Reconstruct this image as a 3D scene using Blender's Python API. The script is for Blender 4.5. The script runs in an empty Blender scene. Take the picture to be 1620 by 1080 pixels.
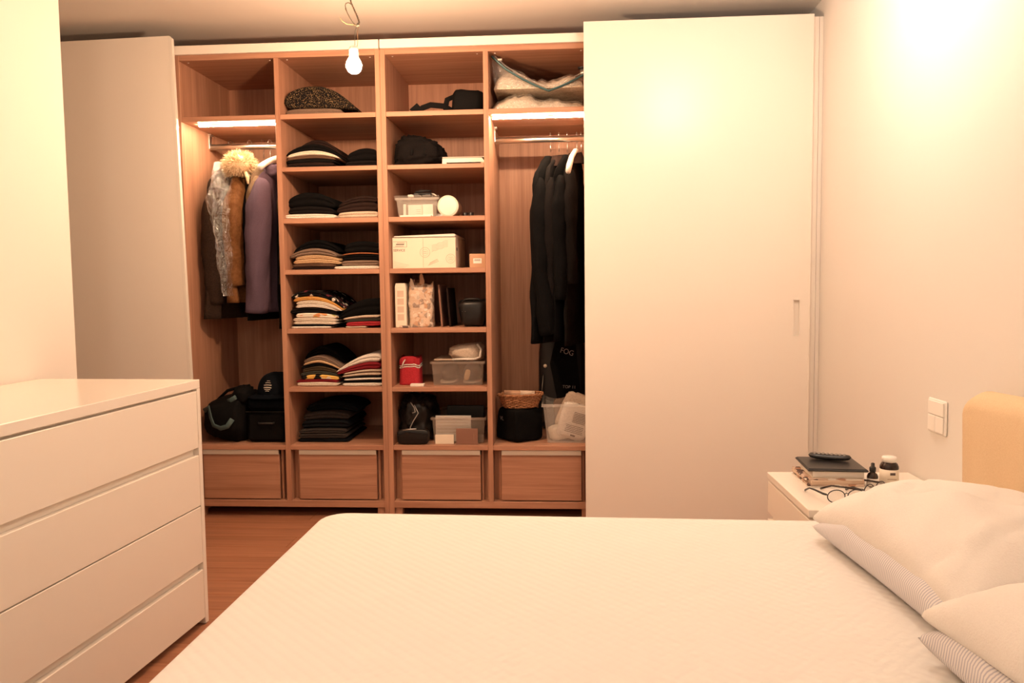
import bpy, math, random
from mathutils import Vector, Matrix, noise
random.seed(7)
S = bpy.context.scene
COL = S.collection
PI = math.pi

# ------------------------------------------------------------------ camera
CAM = Vector((0.866, -3.723, 1.1206))
YAW, PITCH, ROLL = math.radians(3.937), math.radians(-3.9795), math.radians(-0.652)
FPX = 1239.7                                     # focal length for a 1620 px wide frame
_fw = Vector((-math.sin(YAW) * math.cos(PITCH), math.cos(YAW) * math.cos(PITCH), math.sin(PITCH)))
_r0 = Vector((math.cos(YAW), math.sin(YAW), 0))
_u0 = _r0.cross(_fw)
_r = math.cos(ROLL) * _r0 + math.sin(ROLL) * _u0
_u = -math.sin(ROLL) * _r0 + math.cos(ROLL) * _u0
cam = bpy.data.cameras.new('camera')
cam.sensor_width = 36
cam.lens = FPX / 1620 * 36
cam.clip_start = 0.05
cam_o = bpy.data.objects.new('camera', cam)
COL.objects.link(cam_o)
cam_o.matrix_world = Matrix(((_r.x, _u.x, -_fw.x, CAM.x), (_r.y, _u.y, -_fw.y, CAM.y), (_r.z, _u.z, -_fw.z, CAM.z), (0, 0, 0, 1)))
S.camera = cam_o


def at(u, v, Y=None, X=None, Z=None):
    """survey helper: where the sight line through a photo point meets a plane of the room"""
    d = _fw + _r * ((u - 810) / FPX) + _u * ((540 - v) / FPX)
    if Y is not None: s = (Y - CAM.y) / d.y
    elif X is not None: s = (X - CAM.x) / d.x
    else: s = (Z - CAM.z) / d.z
    return CAM + d * s


# ------------------------------------------------------------------ light and exposure
W = bpy.data.worlds.new('world')
S.world = W
W.use_nodes = True
W.node_tree.nodes['Background'].inputs[0].default_value = (1, .8, .6, 1)
W.node_tree.nodes['Background'].inputs[1].default_value = 0.02
S.view_settings.view_transform = 'Standard'
S.view_settings.look = 'None'
S.view_settings.gamma = 1
S.view_settings.use_curve_mapping = False
S.view_settings.exposure = 0.0
BULB_E, GLOBE_E, LED_E, FILL_E = 1450.0, 50.0, 260.0, 58.0
BULB_C, GLOBE_C, LED_C, FILL_C = (1, .63, .38), (1, .84, .71), (1, .74, .48), (1, .82, .66)


# ------------------------------------------------------------------ mesh helpers
class MB:
    def __init__(s): s.v, s.f = [], []

    def crumple(s, amp, fr, seed=0, stretch=.35):
        """push the surface about in long, mostly vertical folds"""
        out = []
        for p in s.v:
            q = Vector((p[0] * fr, p[1] * fr, p[2] * fr * stretch + seed))
            d = noise.noise_vector(q) + .5 * noise.noise_vector(q * 2.1)
            out.append((p[0] + d.x * amp, p[1] + d.y * amp, p[2] + d.z * amp * .3))
        s.v = out
        return s


    def add(s, V, F):
        o = len(s.v)
        s.v += [tuple(p) for p in V]
        s.f += [tuple(i + o for i in q) for q in F]
        return s

    def box(s, x0, x1, y0, y1, z0, z1, b=0.0):
        if b <= 0:
            V = [(x, y, z) for z in (z0, z1) for y in (y0, y1) for x in (x0, x1)]
            return s.add(V, [(0, 2, 3, 1), (4, 5, 7, 6), (0, 1, 5, 4), (2, 6, 7, 3), (0, 4, 6, 2), (1, 3, 7, 5)])
        b = min(b, (x1 - x0) * .45, (y1 - y0) * .45, (z1 - z0) * .45)
        V, idx = [], {}
        for i in (0, 1):
            for j in (0, 1):
                for k in (0, 1):
                    c = ((x0, x1)[i], (y0, y1)[j], (z0, z1)[k])
                    sg = (1 - 2 * i, 1 - 2 * j, 1 - 2 * k)
                    for a in range(3):
                        p = list(c)
                        for q in range(3):
                            if q != a: p[q] += sg[q] * b
                        idx[i, j, k, a] = len(V)
                        V.append(tuple(p))
        F = []
        for a in range(3):
            o1, o2 = (a + 1) % 3, (a + 2) % 3
            for e in (0, 1):
                q = []
                for (m, n) in ((0, 0), (1, 0), (1, 1), (0, 1)):
                    c = [0, 0, 0]; c[a] = e; c[o1] = m; c[o2] = n
                    q.append(idx[c[0], c[1], c[2], a])
                F.append(tuple(q if e else q[::-1]))
            for m in (0, 1):
                for n in (0, 1):
                    c0 = [0, 0, 0]; c0[o1] = m; c0[o2] = n
                    c1 = list(c0); c1[a] = 1
                    q = [idx[(*c0, o1)], idx[(*c1, o1)], idx[(*c1, o2)], idx[(*c0, o2)]]
                    F.append(tuple(q if (m == n) != True else q[::-1]))
        for i in (0, 1):
            for j in (0, 1):
                for k in (0, 1):
                    q = (idx[i, j, k, 0], idx[i, j, k, 1], idx[i, j, k, 2])
                    F.append(q if (i + j + k) % 2 else q[::-1])
        return s.add(V, F)

    def grid(s, fn, nu, nv, cu=False, cv=False):
        """fn(u, v) with u, v in 0..1; cu / cv close the surface"""
        V = [fn(i / (nu if cu else nu - 1), j / (nv if cv else nv - 1)) for i in range(nu) for j in range(nv)]
        F = []
        for i in range(nu if cu else nu - 1):
            for j in range(nv if cv else nv - 1):
                a, b = i, (i + 1) % nu
                c, d = j, (j + 1) % nv
                F.append((a * nv + c, b * nv + c, b * nv + d, a * nv + d))
        return s.add(V, F)

    def tube(s, path, r, n=8, caps=True, flat=1.0, closed=False, up=None):
        path = [Vector(p) for p in path]
        m = len(path)
        rr = r if isinstance(r, (list, tuple)) else [r] * m
        V, F = [], []
        prev = None
        for i, p in enumerate(path):
            if closed: t = (path[(i + 1) % m] - path[i - 1]).normalized()
            else: t = (path[min(i + 1, m - 1)] - path[max(i - 1, 0)]).normalized()
            if prev is None:
                ref = Vector(up) if up else (Vector((0, 0, 1)) if abs(t.z) < .9 else Vector((1, 0, 0)))
                a = (ref - t * ref.dot(t)).normalized()
            else:
                a = (prev - t * prev.dot(t)).normalized()
            prev = a
            b = t.cross(a)
            for k in range(n):
                w = 2 * PI * k / n
                V.append(p + a * (math.cos(w) * rr[i] * flat) + b * (math.sin(w) * rr[i]))
        for i in range(m if closed else m - 1):
            for k in range(n):
                i2 = (i + 1) % m
                F.append((i * n + k, i * n + (k + 1) % n, i2 * n + (k + 1) % n, i2 * n + k))
        if caps and not closed:
            F.append(tuple(range(n))[::-1])
            F.append(tuple((m - 1) * n + k for k in range(n)))
        return s.add(V, F)

    def lathe(s, prof, n=20, c=(0, 0, 0), sx=1, sy=1):
        V, F = [], []
        for (r, z) in prof:
            for k in range(n):
                w = 2 * PI * k / n
                V.append((c[0] + r * sx * math.cos(w), c[1] + r * sy * math.sin(w), c[2] + z))
        for i in range(len(prof) - 1):
            for k in range(n):
                F.append((i * n + k, i * n + (k + 1) % n, (i + 1) * n + (k + 1) % n, (i + 1) * n + k))
        if prof[0][0] > 1e-5: F.append(tuple(range(n))[::-1])
        if prof[-1][0] > 1e-5: F.append(tuple((len(prof) - 1) * n + k for k in range(n)))
        return s.add(V, F)

    def prism(s, poly, axis, a, b):
        """poly: 2-D points of the other two axes (in xyz order); extruded along axis from a to b"""
        def p3(q, w):
            return {'x': (w, q[0], q[1]), 'y': (q[0], w, q[1]), 'z': (q[0], q[1], w)}[axis]
        n = len(poly)
        V = [p3(q, a) for q in poly] + [p3(q, b) for q in poly]
        F = [tuple(range(n))[::-1], tuple(range(n, 2 * n))] + [(i, (i + 1) % n, n + (i + 1) % n, n + i) for i in range(n)]
        return s.add(V, F)

    def blob(s, c, r, e=(.5, .5), nu=28, nv=16, amp=.0, fr=6, seed=0, flat=True, fn=None):
        """rounded box-like lump (superellipsoid) with crumples; rests on its lower side"""
        def sp(w, m):
            q = math.cos(w), math.sin(w)
            return [math.copysign(abs(a) ** m, a) for a in q]
        def f(u, v):
            cu, su = sp(u * 2 * PI, e[0])
            cv, sv = sp((v - .5) * PI * .998, e[1])
            p = Vector((cu * cv, su * cv, sv))
            nz = noise.noise(p * fr + Vector((seed * 3.1, seed, 5))) * amp + noise.noise(p * fr * 2.3 + Vector((seed, 9, seed))) * amp * .5
            p = Vector((p.x * r[0], p.y * r[1], p.z * r[2])) * (1 + nz)
            if fn: p = Vector(fn(p))
            p = p + Vector(c)
            if flat: p.z = max(p.z, c[2] - r[2])
            return p
        return s.grid(f, nu, nv, cu=True)

    def build(s, name, m, parent=None, smooth=False, loc=None, rotz=0.0):
        me = bpy.data.meshes.new(name)
        me.from_pydata(s.v, [], s.f)
        me.update()
        import bmesh
        bm = bmesh.new(); bm.from_mesh(me)
        bmesh.ops.recalc_face_normals(bm, faces=bm.faces)
        bm.to_mesh(me); bm.free()
        if smooth: me.polygons.foreach_set('use_smooth', [True] * len(me.polygons))
        me.materials.append(M(m) if isinstance(m, str) else m)
        o = bpy.data.objects.new(name, me)
        COL.objects.link(o)
        if parent: o.parent = parent
        if loc is not None: o.location = loc
        o.rotation_euler.z = rotz
        return o


def thing(name, label, cat, loc=(0, 0, 0), rotz=0.0, group=None):
    o = bpy.data.objects.new(name, None)
    o.empty_display_size = .05
    COL.objects.link(o)
    o.location = loc
    o.rotation_euler.z = rotz
    return tag(o, label, cat, group)


def tag(o, label, cat, group=None):
    o['label'] = label
    o['category'] = cat
    if group: o['group'] = group
    return o


def struct(o, label=None):
    o['kind'] = 'structure'
    if label: o['label'] = label
    return o


def part(parent, name, m, x0, x1, y0, y1, z0, z1, b=.0012, label=None):
    o = MB().box(x0, x1, y0, y1, z0, z1, b).build(name, m, parent)
    if label: o['label'] = label
    return o


def text_on(parent, name, body, size, m, at_, rot=0.0, face='-y', squash=1.0):
    cu = bpy.data.curves.new(name, 'FONT')
    cu.body = body; cu.size = size; cu.extrude = .0002
    cu.align_x = 'CENTER'; cu.align_y = 'CENTER'
    t = bpy.data.objects.new(name, cu)
    COL.objects.link(t)
    bpy.context.view_layer.update()
    me = bpy.data.meshes.new_from_object(t.evaluated_get(bpy.context.evaluated_depsgraph_get()))
    bpy.data.objects.remove(t); bpy.data.curves.remove(cu)
    ca, sa = math.cos(rot), math.sin(rot)
    for v in me.vertices:
        x, y, z = v.co
        x *= squash
        x, y = ca * x - sa * y, sa * x + ca * y
        v.co = (x, -z, y) if face == '-y' else (x, y, z)
    me.materials.clear(); me.materials.append(M(m))
    o = bpy.data.objects.new(name, me)
    COL.objects.link(o)
    o.parent = parent; o.location = at_
    return o


# ------------------------------------------------------------------ materials
_M = {}


def lin(c):
    return tuple((x / 255 / 12.92 if x <= 10 else ((x / 255 + .055) / 1.055) ** 2.4) for x in c)


class NT:
    def __init__(s, name):
        s.m = bpy.data.materials.new(name)
        s.m.use_nodes = True
        s.t = s.m.node_tree
        s.b = s.t.nodes['Principled BSDF']
        s.out = s.t.nodes['Material Output']

    def n(s, typ, **kw):
        q = s.t.nodes.new(typ)
        for k, v in kw.items():
            if k.startswith('i_'):
                key = k[2:]
                q.inputs[int(key) if key.isdigit() else key.replace('_', ' ')].default_value = v
            else: setattr(q, k, v)
        return q

    def l(s, a, b): s.t.links.new(a, b)

    def coords(s, scale=(1, 1, 1), kind='Object', rot=(0, 0, 0)):
        tc = s.n('ShaderNodeTexCoord')
        mp = s.n('ShaderNodeMapping')
        mp.inputs['Scale'].default_value = scale
        mp.inputs['Rotation'].default_value = rot
        s.l(tc.outputs[kind], mp.inputs['Vector'])
        oi = s.n('ShaderNodeObjectInfo')
        vm = s.n('ShaderNodeVectorMath', operation='MULTIPLY_ADD')
        cb = s.n('ShaderNodeCombineXYZ')
        for i in range(3): s.l(oi.outputs['Random'], cb.inputs[i])
        s.l(cb.outputs[0], vm.inputs[0]); vm.inputs[1].default_value = (17, 23, 31)
        s.l(mp.outputs[0], vm.inputs[2])
        return vm.outputs[0]

    def ramp(s, fac, stops):
        r = s.n('ShaderNodeValToRGB')
        e = r.color_ramp.elements
        while len(e) < len(stops): e.new(.5)
        for q, (p, c) in zip(e, stops):
            q.position = p; q.color = (*c[:3], 1)
        s.l(fac, r.inputs[0])
        return r.outputs[0]

    def bump(s, h, strength=.3, dist=.002):
        b = s.n('ShaderNodeBump')
        b.inputs['Strength'].default_value = strength
        b.inputs['Distance'].default_value = dist
        s.l(h, b.inputs['Height'])
        s.l(b.outputs[0], s.b.inputs['Normal'])


def mk_plain(name, c, rough=.5, spec=.5, metal=0):
    q = NT(name)
    q.b.inputs['Base Color'].default_value = (*c, 1)
    q.b.inputs['Roughness'].default_value = rough
    q.b.inputs['Specular IOR Level'].default_value = spec
    q.b.inputs['Metallic'].default_value = metal
    return q


def mk_paint(name, c, rough=.6, spec=.3, bs=.06):
    q = mk_plain(name, c, rough, spec)
    n = q.n('ShaderNodeTexNoise', i_Scale=90.0, i_Detail=3.0)
    q.l(q.coords(), n.inputs['Vector'])
    q.bump(n.outputs[0], bs, .002)
    return q


def mk_wood(name, grain, a, b, rough=.5):
    """grain: axis the grain runs along"""
    q = NT(name)
    sc = {'x': (.9, 26, 26), 'y': (26, .9, 26), 'z': (26, 26, .9)}[grain]
    v = q.coords(sc)
    n1 = q.n('ShaderNodeTexNoise', i_Scale=1.6, i_Detail=5.0, i_Roughness=.6, i_Distortion=.6)
    q.l(v, n1.inputs['Vector'])
    sc2 = {'x': (3, 160, 160), 'y': (160, 3, 160), 'z': (160, 160, 3)}[grain]
    n2 = q.n('ShaderNodeTexNoise', i_Scale=1.5, i_Detail=2.0)
    q.l(q.coords(sc2), n2.inputs['Vector'])
    mx = q.n('ShaderNodeMath', operation='MULTIPLY_ADD')
    q.l(n2.outputs[0], mx.inputs[0]); mx.inputs[1].default_value = .35
    q.l(n1.outputs[0], mx.inputs[2])
    q.l(q.ramp(mx.outputs[0], [(.38, a), (.9, b)]), q.b.inputs['Base Color'])
    q.b.inputs['Roughness'].default_value = rough
    q.b.inputs['Specular IOR Level'].default_value = .35
    q.bump(n2.outputs[0], .12, .001)
    return q


def mk_cloth(name, c, c2=None, scale=260, rough=.95, bump=.35, mott=.12):
    q = NT(name)
    c2 = c2 or tuple(x * (1 - mott * 2.2) for x in c)
    n = q.n('ShaderNodeTexNoise', i_Scale=float(scale), i_Detail=2.0)
    v = q.coords()
    q.l(v, n.inputs['Vector'])
    q.l(q.ramp(n.outputs[0], [(.35, c2), (.65, c)]), q.b.inputs['Base Color'])
    q.b.inputs['Roughness'].default_value = rough
    q.b.inputs['Specular IOR Level'].default_value = .06
    w = q.n('ShaderNodeTexNoise', i_Scale=22.0, i_Detail=4.0)
    q.l(v, w.inputs['Vector'])
    ad = q.n('ShaderNodeMath', operation='MULTIPLY_ADD')
    q.l(w.outputs[0], ad.inputs[0]); ad.inputs[1].default_value = 3.0
    q.l(n.outputs[0], ad.inputs[2])
    q.bump(ad.outputs[0], bump, .004)
    return q


def mk_print(name, base, spots, scale=30, th=.6):
    """cloth with a printed motif in flat colours"""
    q = NT(name)
    n = q.n('ShaderNodeTexVoronoi', i_Scale=float(scale))
    v = q.coords()
    q.l(v, n.inputs['Vector'])
    sp = q.n('ShaderNodeSeparateColor')
    q.l(n.outputs['Color'], sp.inputs[0])
    stops = [(0, base), (th - .01, base)]
    k = len(spots)
    for i, c in enumerate(spots): stops += [(th + (1 - th) * i / k, c), (th + (1 - th) * (i + .9) / k, c)]
    q.l(q.ramp(sp.outputs[0], stops), q.b.inputs['Base Color'])
    q.b.inputs['Roughness'].default_value = .95
    q.b.inputs['Specular IOR Level'].default_value = .08
    w = q.n('ShaderNodeTexNoise', i_Scale=40.0, i_Detail=4.0)
    q.l(v, w.inputs['Vector'])
    q.bump(w.outputs[0], .3, .004)
    return q


def mk_clear(name, c=(.9, .9, .88), alpha=.22, rough=.12):
    q = NT(name)
    q.b.inputs['Base Color'].default_value = (*c, 1)
    q.b.inputs['Roughness'].default_value = rough
    q.b.inputs['Alpha'].default_value = alpha
    q.b.inputs['Specular IOR Level'].default_value = .8
    return q


def mk_film(name, c=(.8, .78, .74), alpha=.35, rough=.1, bs=.9):
    """thin crinkled plastic: mostly see-through with sharp glints"""
    q = NT(name)
    q.b.inputs['Base Color'].default_value = (*c, 1)
    q.b.inputs['Roughness'].default_value = rough
    q.b.inputs['Specular IOR Level'].default_value = 1.0
    w = q.n('ShaderNodeTexNoise', i_Scale=34.0, i_Detail=2.0, i_Distortion=2.0)
    q.l(q.coords(), w.inputs['Vector'])
    q.bump(w.outputs[0], bs, .02)
    gl = q.n('ShaderNodeBsdfGlossy')
    gl.inputs['Roughness'].default_value = rough
    gl.inputs['Color'].default_value = (1, 1, 1, 1)
    q.l(q.b.inputs['Normal'].links[0].from_socket, gl.inputs['Normal'])
    tr = q.n('ShaderNodeBsdfTransparent')
    m1 = q.n('ShaderNodeMixShader'); m1.inputs[0].default_value = alpha
    q.l(tr.outputs[0], m1.inputs[1]); q.l(q.b.outputs[0], m1.inputs[2])
    m2 = q.n('ShaderNodeMixShader'); m2.inputs[0].default_value = .14
    q.l(m1.outputs[0], m2.inputs[1]); q.l(gl.outputs[0], m2.inputs[2])
    q.l(m2.outputs[0], q.out.inputs['Surface'])
    return q


def mk_emit(name, c, e):
    q = NT(name)
    q.b.inputs['Base Color'].default_value = (1, 1, 1, 1)
    q.b.inputs['Emission Color'].default_value = (*c, 1)
    q.b.inputs['Emission Strength'].default_value = e
    q.m.cycles.emission_sampling = 'FRONT_BACK'
    return q


def mk_waffle(name, c, n=34.0):
    q = NT(name)
    tc = q.n('ShaderNodeTexCoord')
    sp = q.n('ShaderNodeSeparateXYZ')
    q.l(tc.outputs['Object'], sp.inputs[0])
    hs = []
    for a in (0, 1):
        m1 = q.n('ShaderNodeMath', operation='MULTIPLY'); q.l(sp.outputs[a], m1.inputs[0]); m1.inputs[1].default_value = 2 * PI * n
        m2 = q.n('ShaderNodeMath', operation='SINE'); q.l(m1.outputs[0], m2.inputs[0])
        hs.append(m2.outputs[0])
    mu = q.n('ShaderNodeMath', operation='MULTIPLY'); q.l(hs[0], mu.inputs[0]); q.l(hs[1], mu.inputs[1])
    q.b.inputs['Base Color'].default_value = (*c, 1)
    q.b.inputs['Roughness'].default_value = .95
    q.b.inputs['Specular IOR Level'].default_value = .1
    q.bump(mu.outputs[0], .30, .0030)
    return q


def mk_stripe(name, a, b, n=90.0, axis=1):
    q = NT(name)
    tc = q.n('ShaderNodeTexCoord')
    sp = q.n('ShaderNodeSeparateXYZ')
    q.l(tc.outputs['Object'], sp.inputs[0])
    m1 = q.n('ShaderNodeMath', operation='MULTIPLY'); q.l(sp.outputs[axis], m1.inputs[0]); m1.inputs[1].default_value = 2 * PI * n
    m2 = q.n('ShaderNodeMath', operation='SINE'); q.l(m1.outputs[0], m2.inputs[0])
    m3 = q.n('ShaderNodeMath', operation='MULTIPLY_ADD'); q.l(m2.outputs[0], m3.inputs[0]); m3.inputs[1].default_value = .5; m3.inputs[2].default_value = .5
    q.l(q.ramp(m3.outputs[0], [(.55, a), (.75, b)]), q.b.inputs['Base Color'])
    q.b.inputs['Roughness'].default_value = .95
    q.b.inputs['Specular IOR Level'].default_value = .1
    w = q.n('ShaderNodeTexNoise', i_Scale=16.0, i_Detail=4.0)
    q.l(tc.outputs['Object'], w.inputs['Vector'])
    q.bump(w.outputs[0], .25, .01)
    return q


WA, WB = (.32, .145, .088), (.52, .275, .172)
DEF = {
    'wall': lambda: mk_paint('wall', (.76, .72, .665), .75),
    'ceiling': lambda: mk_paint('ceiling', (.86, .80, .73), .9),
    'white': lambda: mk_paint('white', (.86, .785, .695), .32, .4, .01),
    'white_gloss': lambda: mk_plain('white_gloss', (.86, .79, .705), .18, .5),
    'wood_z': lambda: mk_wood('wood_z', 'z', WA, WB),
    'wood_x': lambda: mk_wood('wood_x', 'x', WA, WB),
    'wood_y': lambda: mk_wood('wood_y', 'y', WA, WB),
    'floor_wood': lambda: mk_wood('floor_wood', 'x', (.22, .085, .045), (.42, .19, .105), .38),
    'floor_under': lambda: mk_plain('floor_under', (.05, .025, .015), .8),
    'grey_rail': lambda: mk_plain('grey_rail', (.52, .44, .36), .45),
    'metal': lambda: mk_plain('metal', (.75, .72, .68), .28, .5, 1),
    'dark_metal': lambda: mk_plain('dark_metal', (.18, .16, .14), .35, .5, 1),
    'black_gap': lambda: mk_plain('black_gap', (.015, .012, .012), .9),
    'bulb': lambda: mk_emit('bulb', BULB_C, BULB_E),
    'globe': lambda: mk_emit('globe', GLOBE_C, GLOBE_E),
    'fill_globe': lambda: mk_emit('fill_globe', FILL_C, FILL_E),
    'led': lambda: mk_emit('led', LED_C, LED_E),
    'socket': lambda: mk_plain('socket', (.85, .82, .78), .35),
    'cable': lambda: mk_plain('cable', (.10, .085, .06), .5),
    'cable_brown': lambda: mk_plain('cable_brown', (.28, .15, .07), .5),
    'cable_yellow': lambda: mk_plain('cable_yellow', (.5, .4, .15), .5),
    'plate': lambda: mk_plain('plate', (.88, .84, .78), .3),
    'sheet': lambda: mk_waffle('sheet', (.77, .74, .70)),
    'pillow': lambda: mk_cloth('pillow', (.77, .72, .67), (.75, .70, .65), 300, .95, .22),
    'pillow_stripe': lambda: mk_stripe('pillow_stripe', (.72, .68, .66), (.46, .45, .50), 150.0, 1),
    'head_fabric': lambda: mk_cloth('head_fabric', (.74, .56, .36), (.70, .52, .33), 300, .9, .2),
    'bed_base': lambda: mk_cloth('bed_base', (.6, .5, .4)),
    'black_plastic': lambda: mk_plain('black_plastic', (.014, .013, .013), .35),
    'black_rubber': lambda: mk_plain('black_rubber', (.02, .018, .017), .6),
    'amber_glass': lambda: mk_plain('amber_glass', (.025, .012, .008), .12),
    'paper': lambda: mk_plain('paper', (.80, .74, .66), .7),
    'paper_tan': lambda: mk_plain('paper_tan', (.62, .46, .34), .7),
    'paper_print': lambda: mk_print('paper_print', (.62, .46, .36), [(.12, .08, .07), (.75, .66, .56), (.45, .25, .16)], 45, .45),
    'gift_paper': lambda: mk_print('gift_paper', (.66, .46, .31), [(.30, .20, .14), (.74, .60, .46), (.55, .30, .16)], 60, .50),
    'card': lambda: mk_plain('card', (.52, .30, .18), .8),
    'card_light': lambda: mk_plain('card_light', (.80, .70, .56), .75),
    'card_brown': lambda: mk_plain('card_brown', (.25, .12, .08), .8),
    'ink': lambda: mk_plain('ink', (.10, .07, .06), .8),
    'ink_light': lambda: mk_plain('ink_light', (.48, .36, .27), .8),
    'white_ink': lambda: mk_plain('white_ink', (.75, .66, .55), .8),
    'grey_ink': lambda: mk_plain('grey_ink', (.34, .31, .28), .8),
    'clear': lambda: mk_clear('clear', (.82, .76, .68), .17, .15),
    'clear_dark': lambda: mk_clear('clear_dark', (.45, .36, .29), .24, .15),
    'film': lambda: mk_film('film', (.86, .82, .76), .05, .10),
    'film_bag': lambda: mk_film('film_bag', (.82, .76, .66), .18, .16, .8),
    'teal': lambda: mk_plain('teal', (.05, .12, .13), .25),
    'blanket': lambda: mk_cloth('blanket', (.78, .66, .52), None, 120, .9, .5),
    'wicker': lambda: mk_cloth('wicker', (.50, .24, .12), (.24, .10, .045), 160, .6, .4),
    'leather': lambda: mk_plain('leather', (.008, .0065, .006), .38, .35),
    'nylon': lambda: mk_cloth('nylon', (.007, .0065, .0065), None, 300, .7, .2),
    'nylon_navy': lambda: mk_cloth('nylon_navy', (.006, .008, .012), None, 300, .75, .2),
    'teal_strap': lambda: mk_plain('teal_strap', (.05, .085, .085), .7),
    'black': lambda: mk_cloth('black', (.0065, .006, .006)),
    'black2': lambda: mk_cloth('black2', (.011, .009, .0085)),
    'dk_brown': lambda: mk_cloth('dk_brown', (.030, .017, .014)),
    'brown': lambda: mk_cloth('brown', (.15, .085, .055)),
    'grey_brown': lambda: mk_cloth('grey_brown', (.22, .15, .11)),
    'tan': lambda: mk_cloth('tan', (.60, .40, .23)),
    'cream': lambda: mk_cloth('cream', (.80, .70, .57)),
    'white_c': lambda: mk_cloth('white_c', (.84, .77, .68)),
    'beige': lambda: mk_cloth('beige', (.62, .50, .39)),
    'rust': lambda: mk_cloth('rust', (.40, .14, .06)),
    'orange': lambda: mk_cloth('orange', (.70, .36, .10)),
    'yellow': lambda: mk_cloth('yellow', (.75, .46, .10)),
    'red': lambda: mk_cloth('red', (.42, .035, .045)),
    'maroon': lambda: mk_cloth('maroon', (.22, .018, .024)),
    'olive': lambda: mk_cloth('olive', (.075, .052, .030)),
    'grey_green': lambda: mk_cloth('grey_green', (.06, .058, .045)),
    'jean': lambda: mk_cloth('jean', (.055, .043, .036), (.024, .021, .021), 420),
    'jean_dark': lambda: mk_cloth('jean_dark', (.009, .010, .012), None, 420),
    'print_dark': lambda: mk_print('print_dark', (.008, .007, .007), [(.75, .66, .55), (.014, .012, .013), (.16, .03, .04)], 70, .72),
    'print_light': lambda: mk_print('print_light', (.80, .72, .60), [(.55, .12, .08), (.36, .33, .08), (.70, .30, .12)], 34, .62),
    'print_yellow': lambda: mk_print('print_yellow', (.75, .46, .12), [(.015, .013, .013), (.72, .62, .48)], 26, .55),
    'boucle': lambda: mk_print('boucle', (.010, .009, .009), [(.02, .018, .016), (.010, .009, .009), (.008, .007, .007), (.008, .007, .007), (.008, .007, .007), (.008, .007, .007), (.34, .22, .10)], 520, .40),
    'tweed': lambda: mk_cloth('tweed', (.050, .030, .020), (.020, .013, .010), 420, .95, .5),
    'tweed_light': lambda: mk_cloth('tweed_light', (.15, .10, .055), (.07, .045, .025), 420, .95, .5),
    'jacket_brown': lambda: mk_cloth('jacket_brown', (.17, .075, .028), (.13, .055, .020), 60, .55, .5),
    'coat_grey': lambda: mk_cloth('coat_grey', (.22, .15, .095), (.15, .10, .065), 380),
    'purple': lambda: mk_cloth('purple', (.105, .070, .098), (.090, .060, .088), 300, .75, .3),
    'fur': lambda: mk_cloth('fur', (.84, .66, .44), (.66, .46, .27), 60, .9, .4),
    'red_bag': lambda: mk_cloth('red_bag', (.48, .035, .045)),
    'shoe': lambda: mk_plain('shoe', (.030, .022, .018), .5),
}


def M(n):
    if n not in _M: _M[n] = DEF[n]().m
    return _M[n]


# ================================================================== THE ROOM
CEIL = 2.388
RX = 2.022                                       # right wall
XL, YB, YN = -2.25, 0.61, -4.6                   # far left wall, wall behind the wardrobe, wall behind the camera
fl = struct(MB().box(XL, RX, YN, YB, -.12, -.012).build('floor', 'floor_under'), 'reddish brown wood plank floor')
plank_me = None
row = 0
y = YB - .005
while y > YN + .02:
    y1 = max(y - .132, YN)
    x = XL - random.uniform(0, 1.0)
    while x < RX:
        xa, xb = max(x, XL), min(x + 1.2, RX)
        if xb - xa > .03:
            MB().box(xa + .0006, xb - .0006, y1 + .0006, y - .0006, -.0118, 0.0, .001).build('plank', 'floor_wood', fl)
        x += 1.2
    y -= .132
    row += 1
struct(MB().box(XL - .1, RX + .1, YN - .1, YB + .1, CEIL, CEIL + .1).build('ceiling', 'ceiling'))
struct(MB().box(RX, RX + .1, YN, YB, -.1, CEIL).build('wall_right', 'wall'), 'cream wall on the right with the switch')
struct(MB().box(XL, RX, YB, YB + .1, -.1, CEIL).build('wall_back', 'wall'))
struct(MB().box(XL - .1, XL, YN, YB, -.1, CEIL).build('wall_far_left', 'wall'))
struct(MB().box(XL, RX, YN - .1, YN, -.1, CEIL).build('wall_front', 'wall'))
SK = math.radians(-3.3)                          # the left wall and the dresser stand slightly askew
dx, dy = math.sin(-SK), math.cos(SK)
wl = struct(MB().box(-.13, 0, -3.55, 0, 0, CEIL, .002).build('wall_left', 'wall', loc=(-.919, -.984, 0), rotz=SK), 'cream wall end behind the dresser')

# ================================================================== WARDROBE
T = .0243
BACK = .5635
ZTOP, ZCAR = 2.218, 2.244
SHELF = {'A': (1.931, 1.954), 'B': (1.684, 1.705), 'C': (1.437, 1.460), 'D': (1.192, 1.215), 'E': (.906, .929), 'F': (.621, .643), 'G': (.334, .357)}
ZP0, ZP1 = .049, .081


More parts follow.
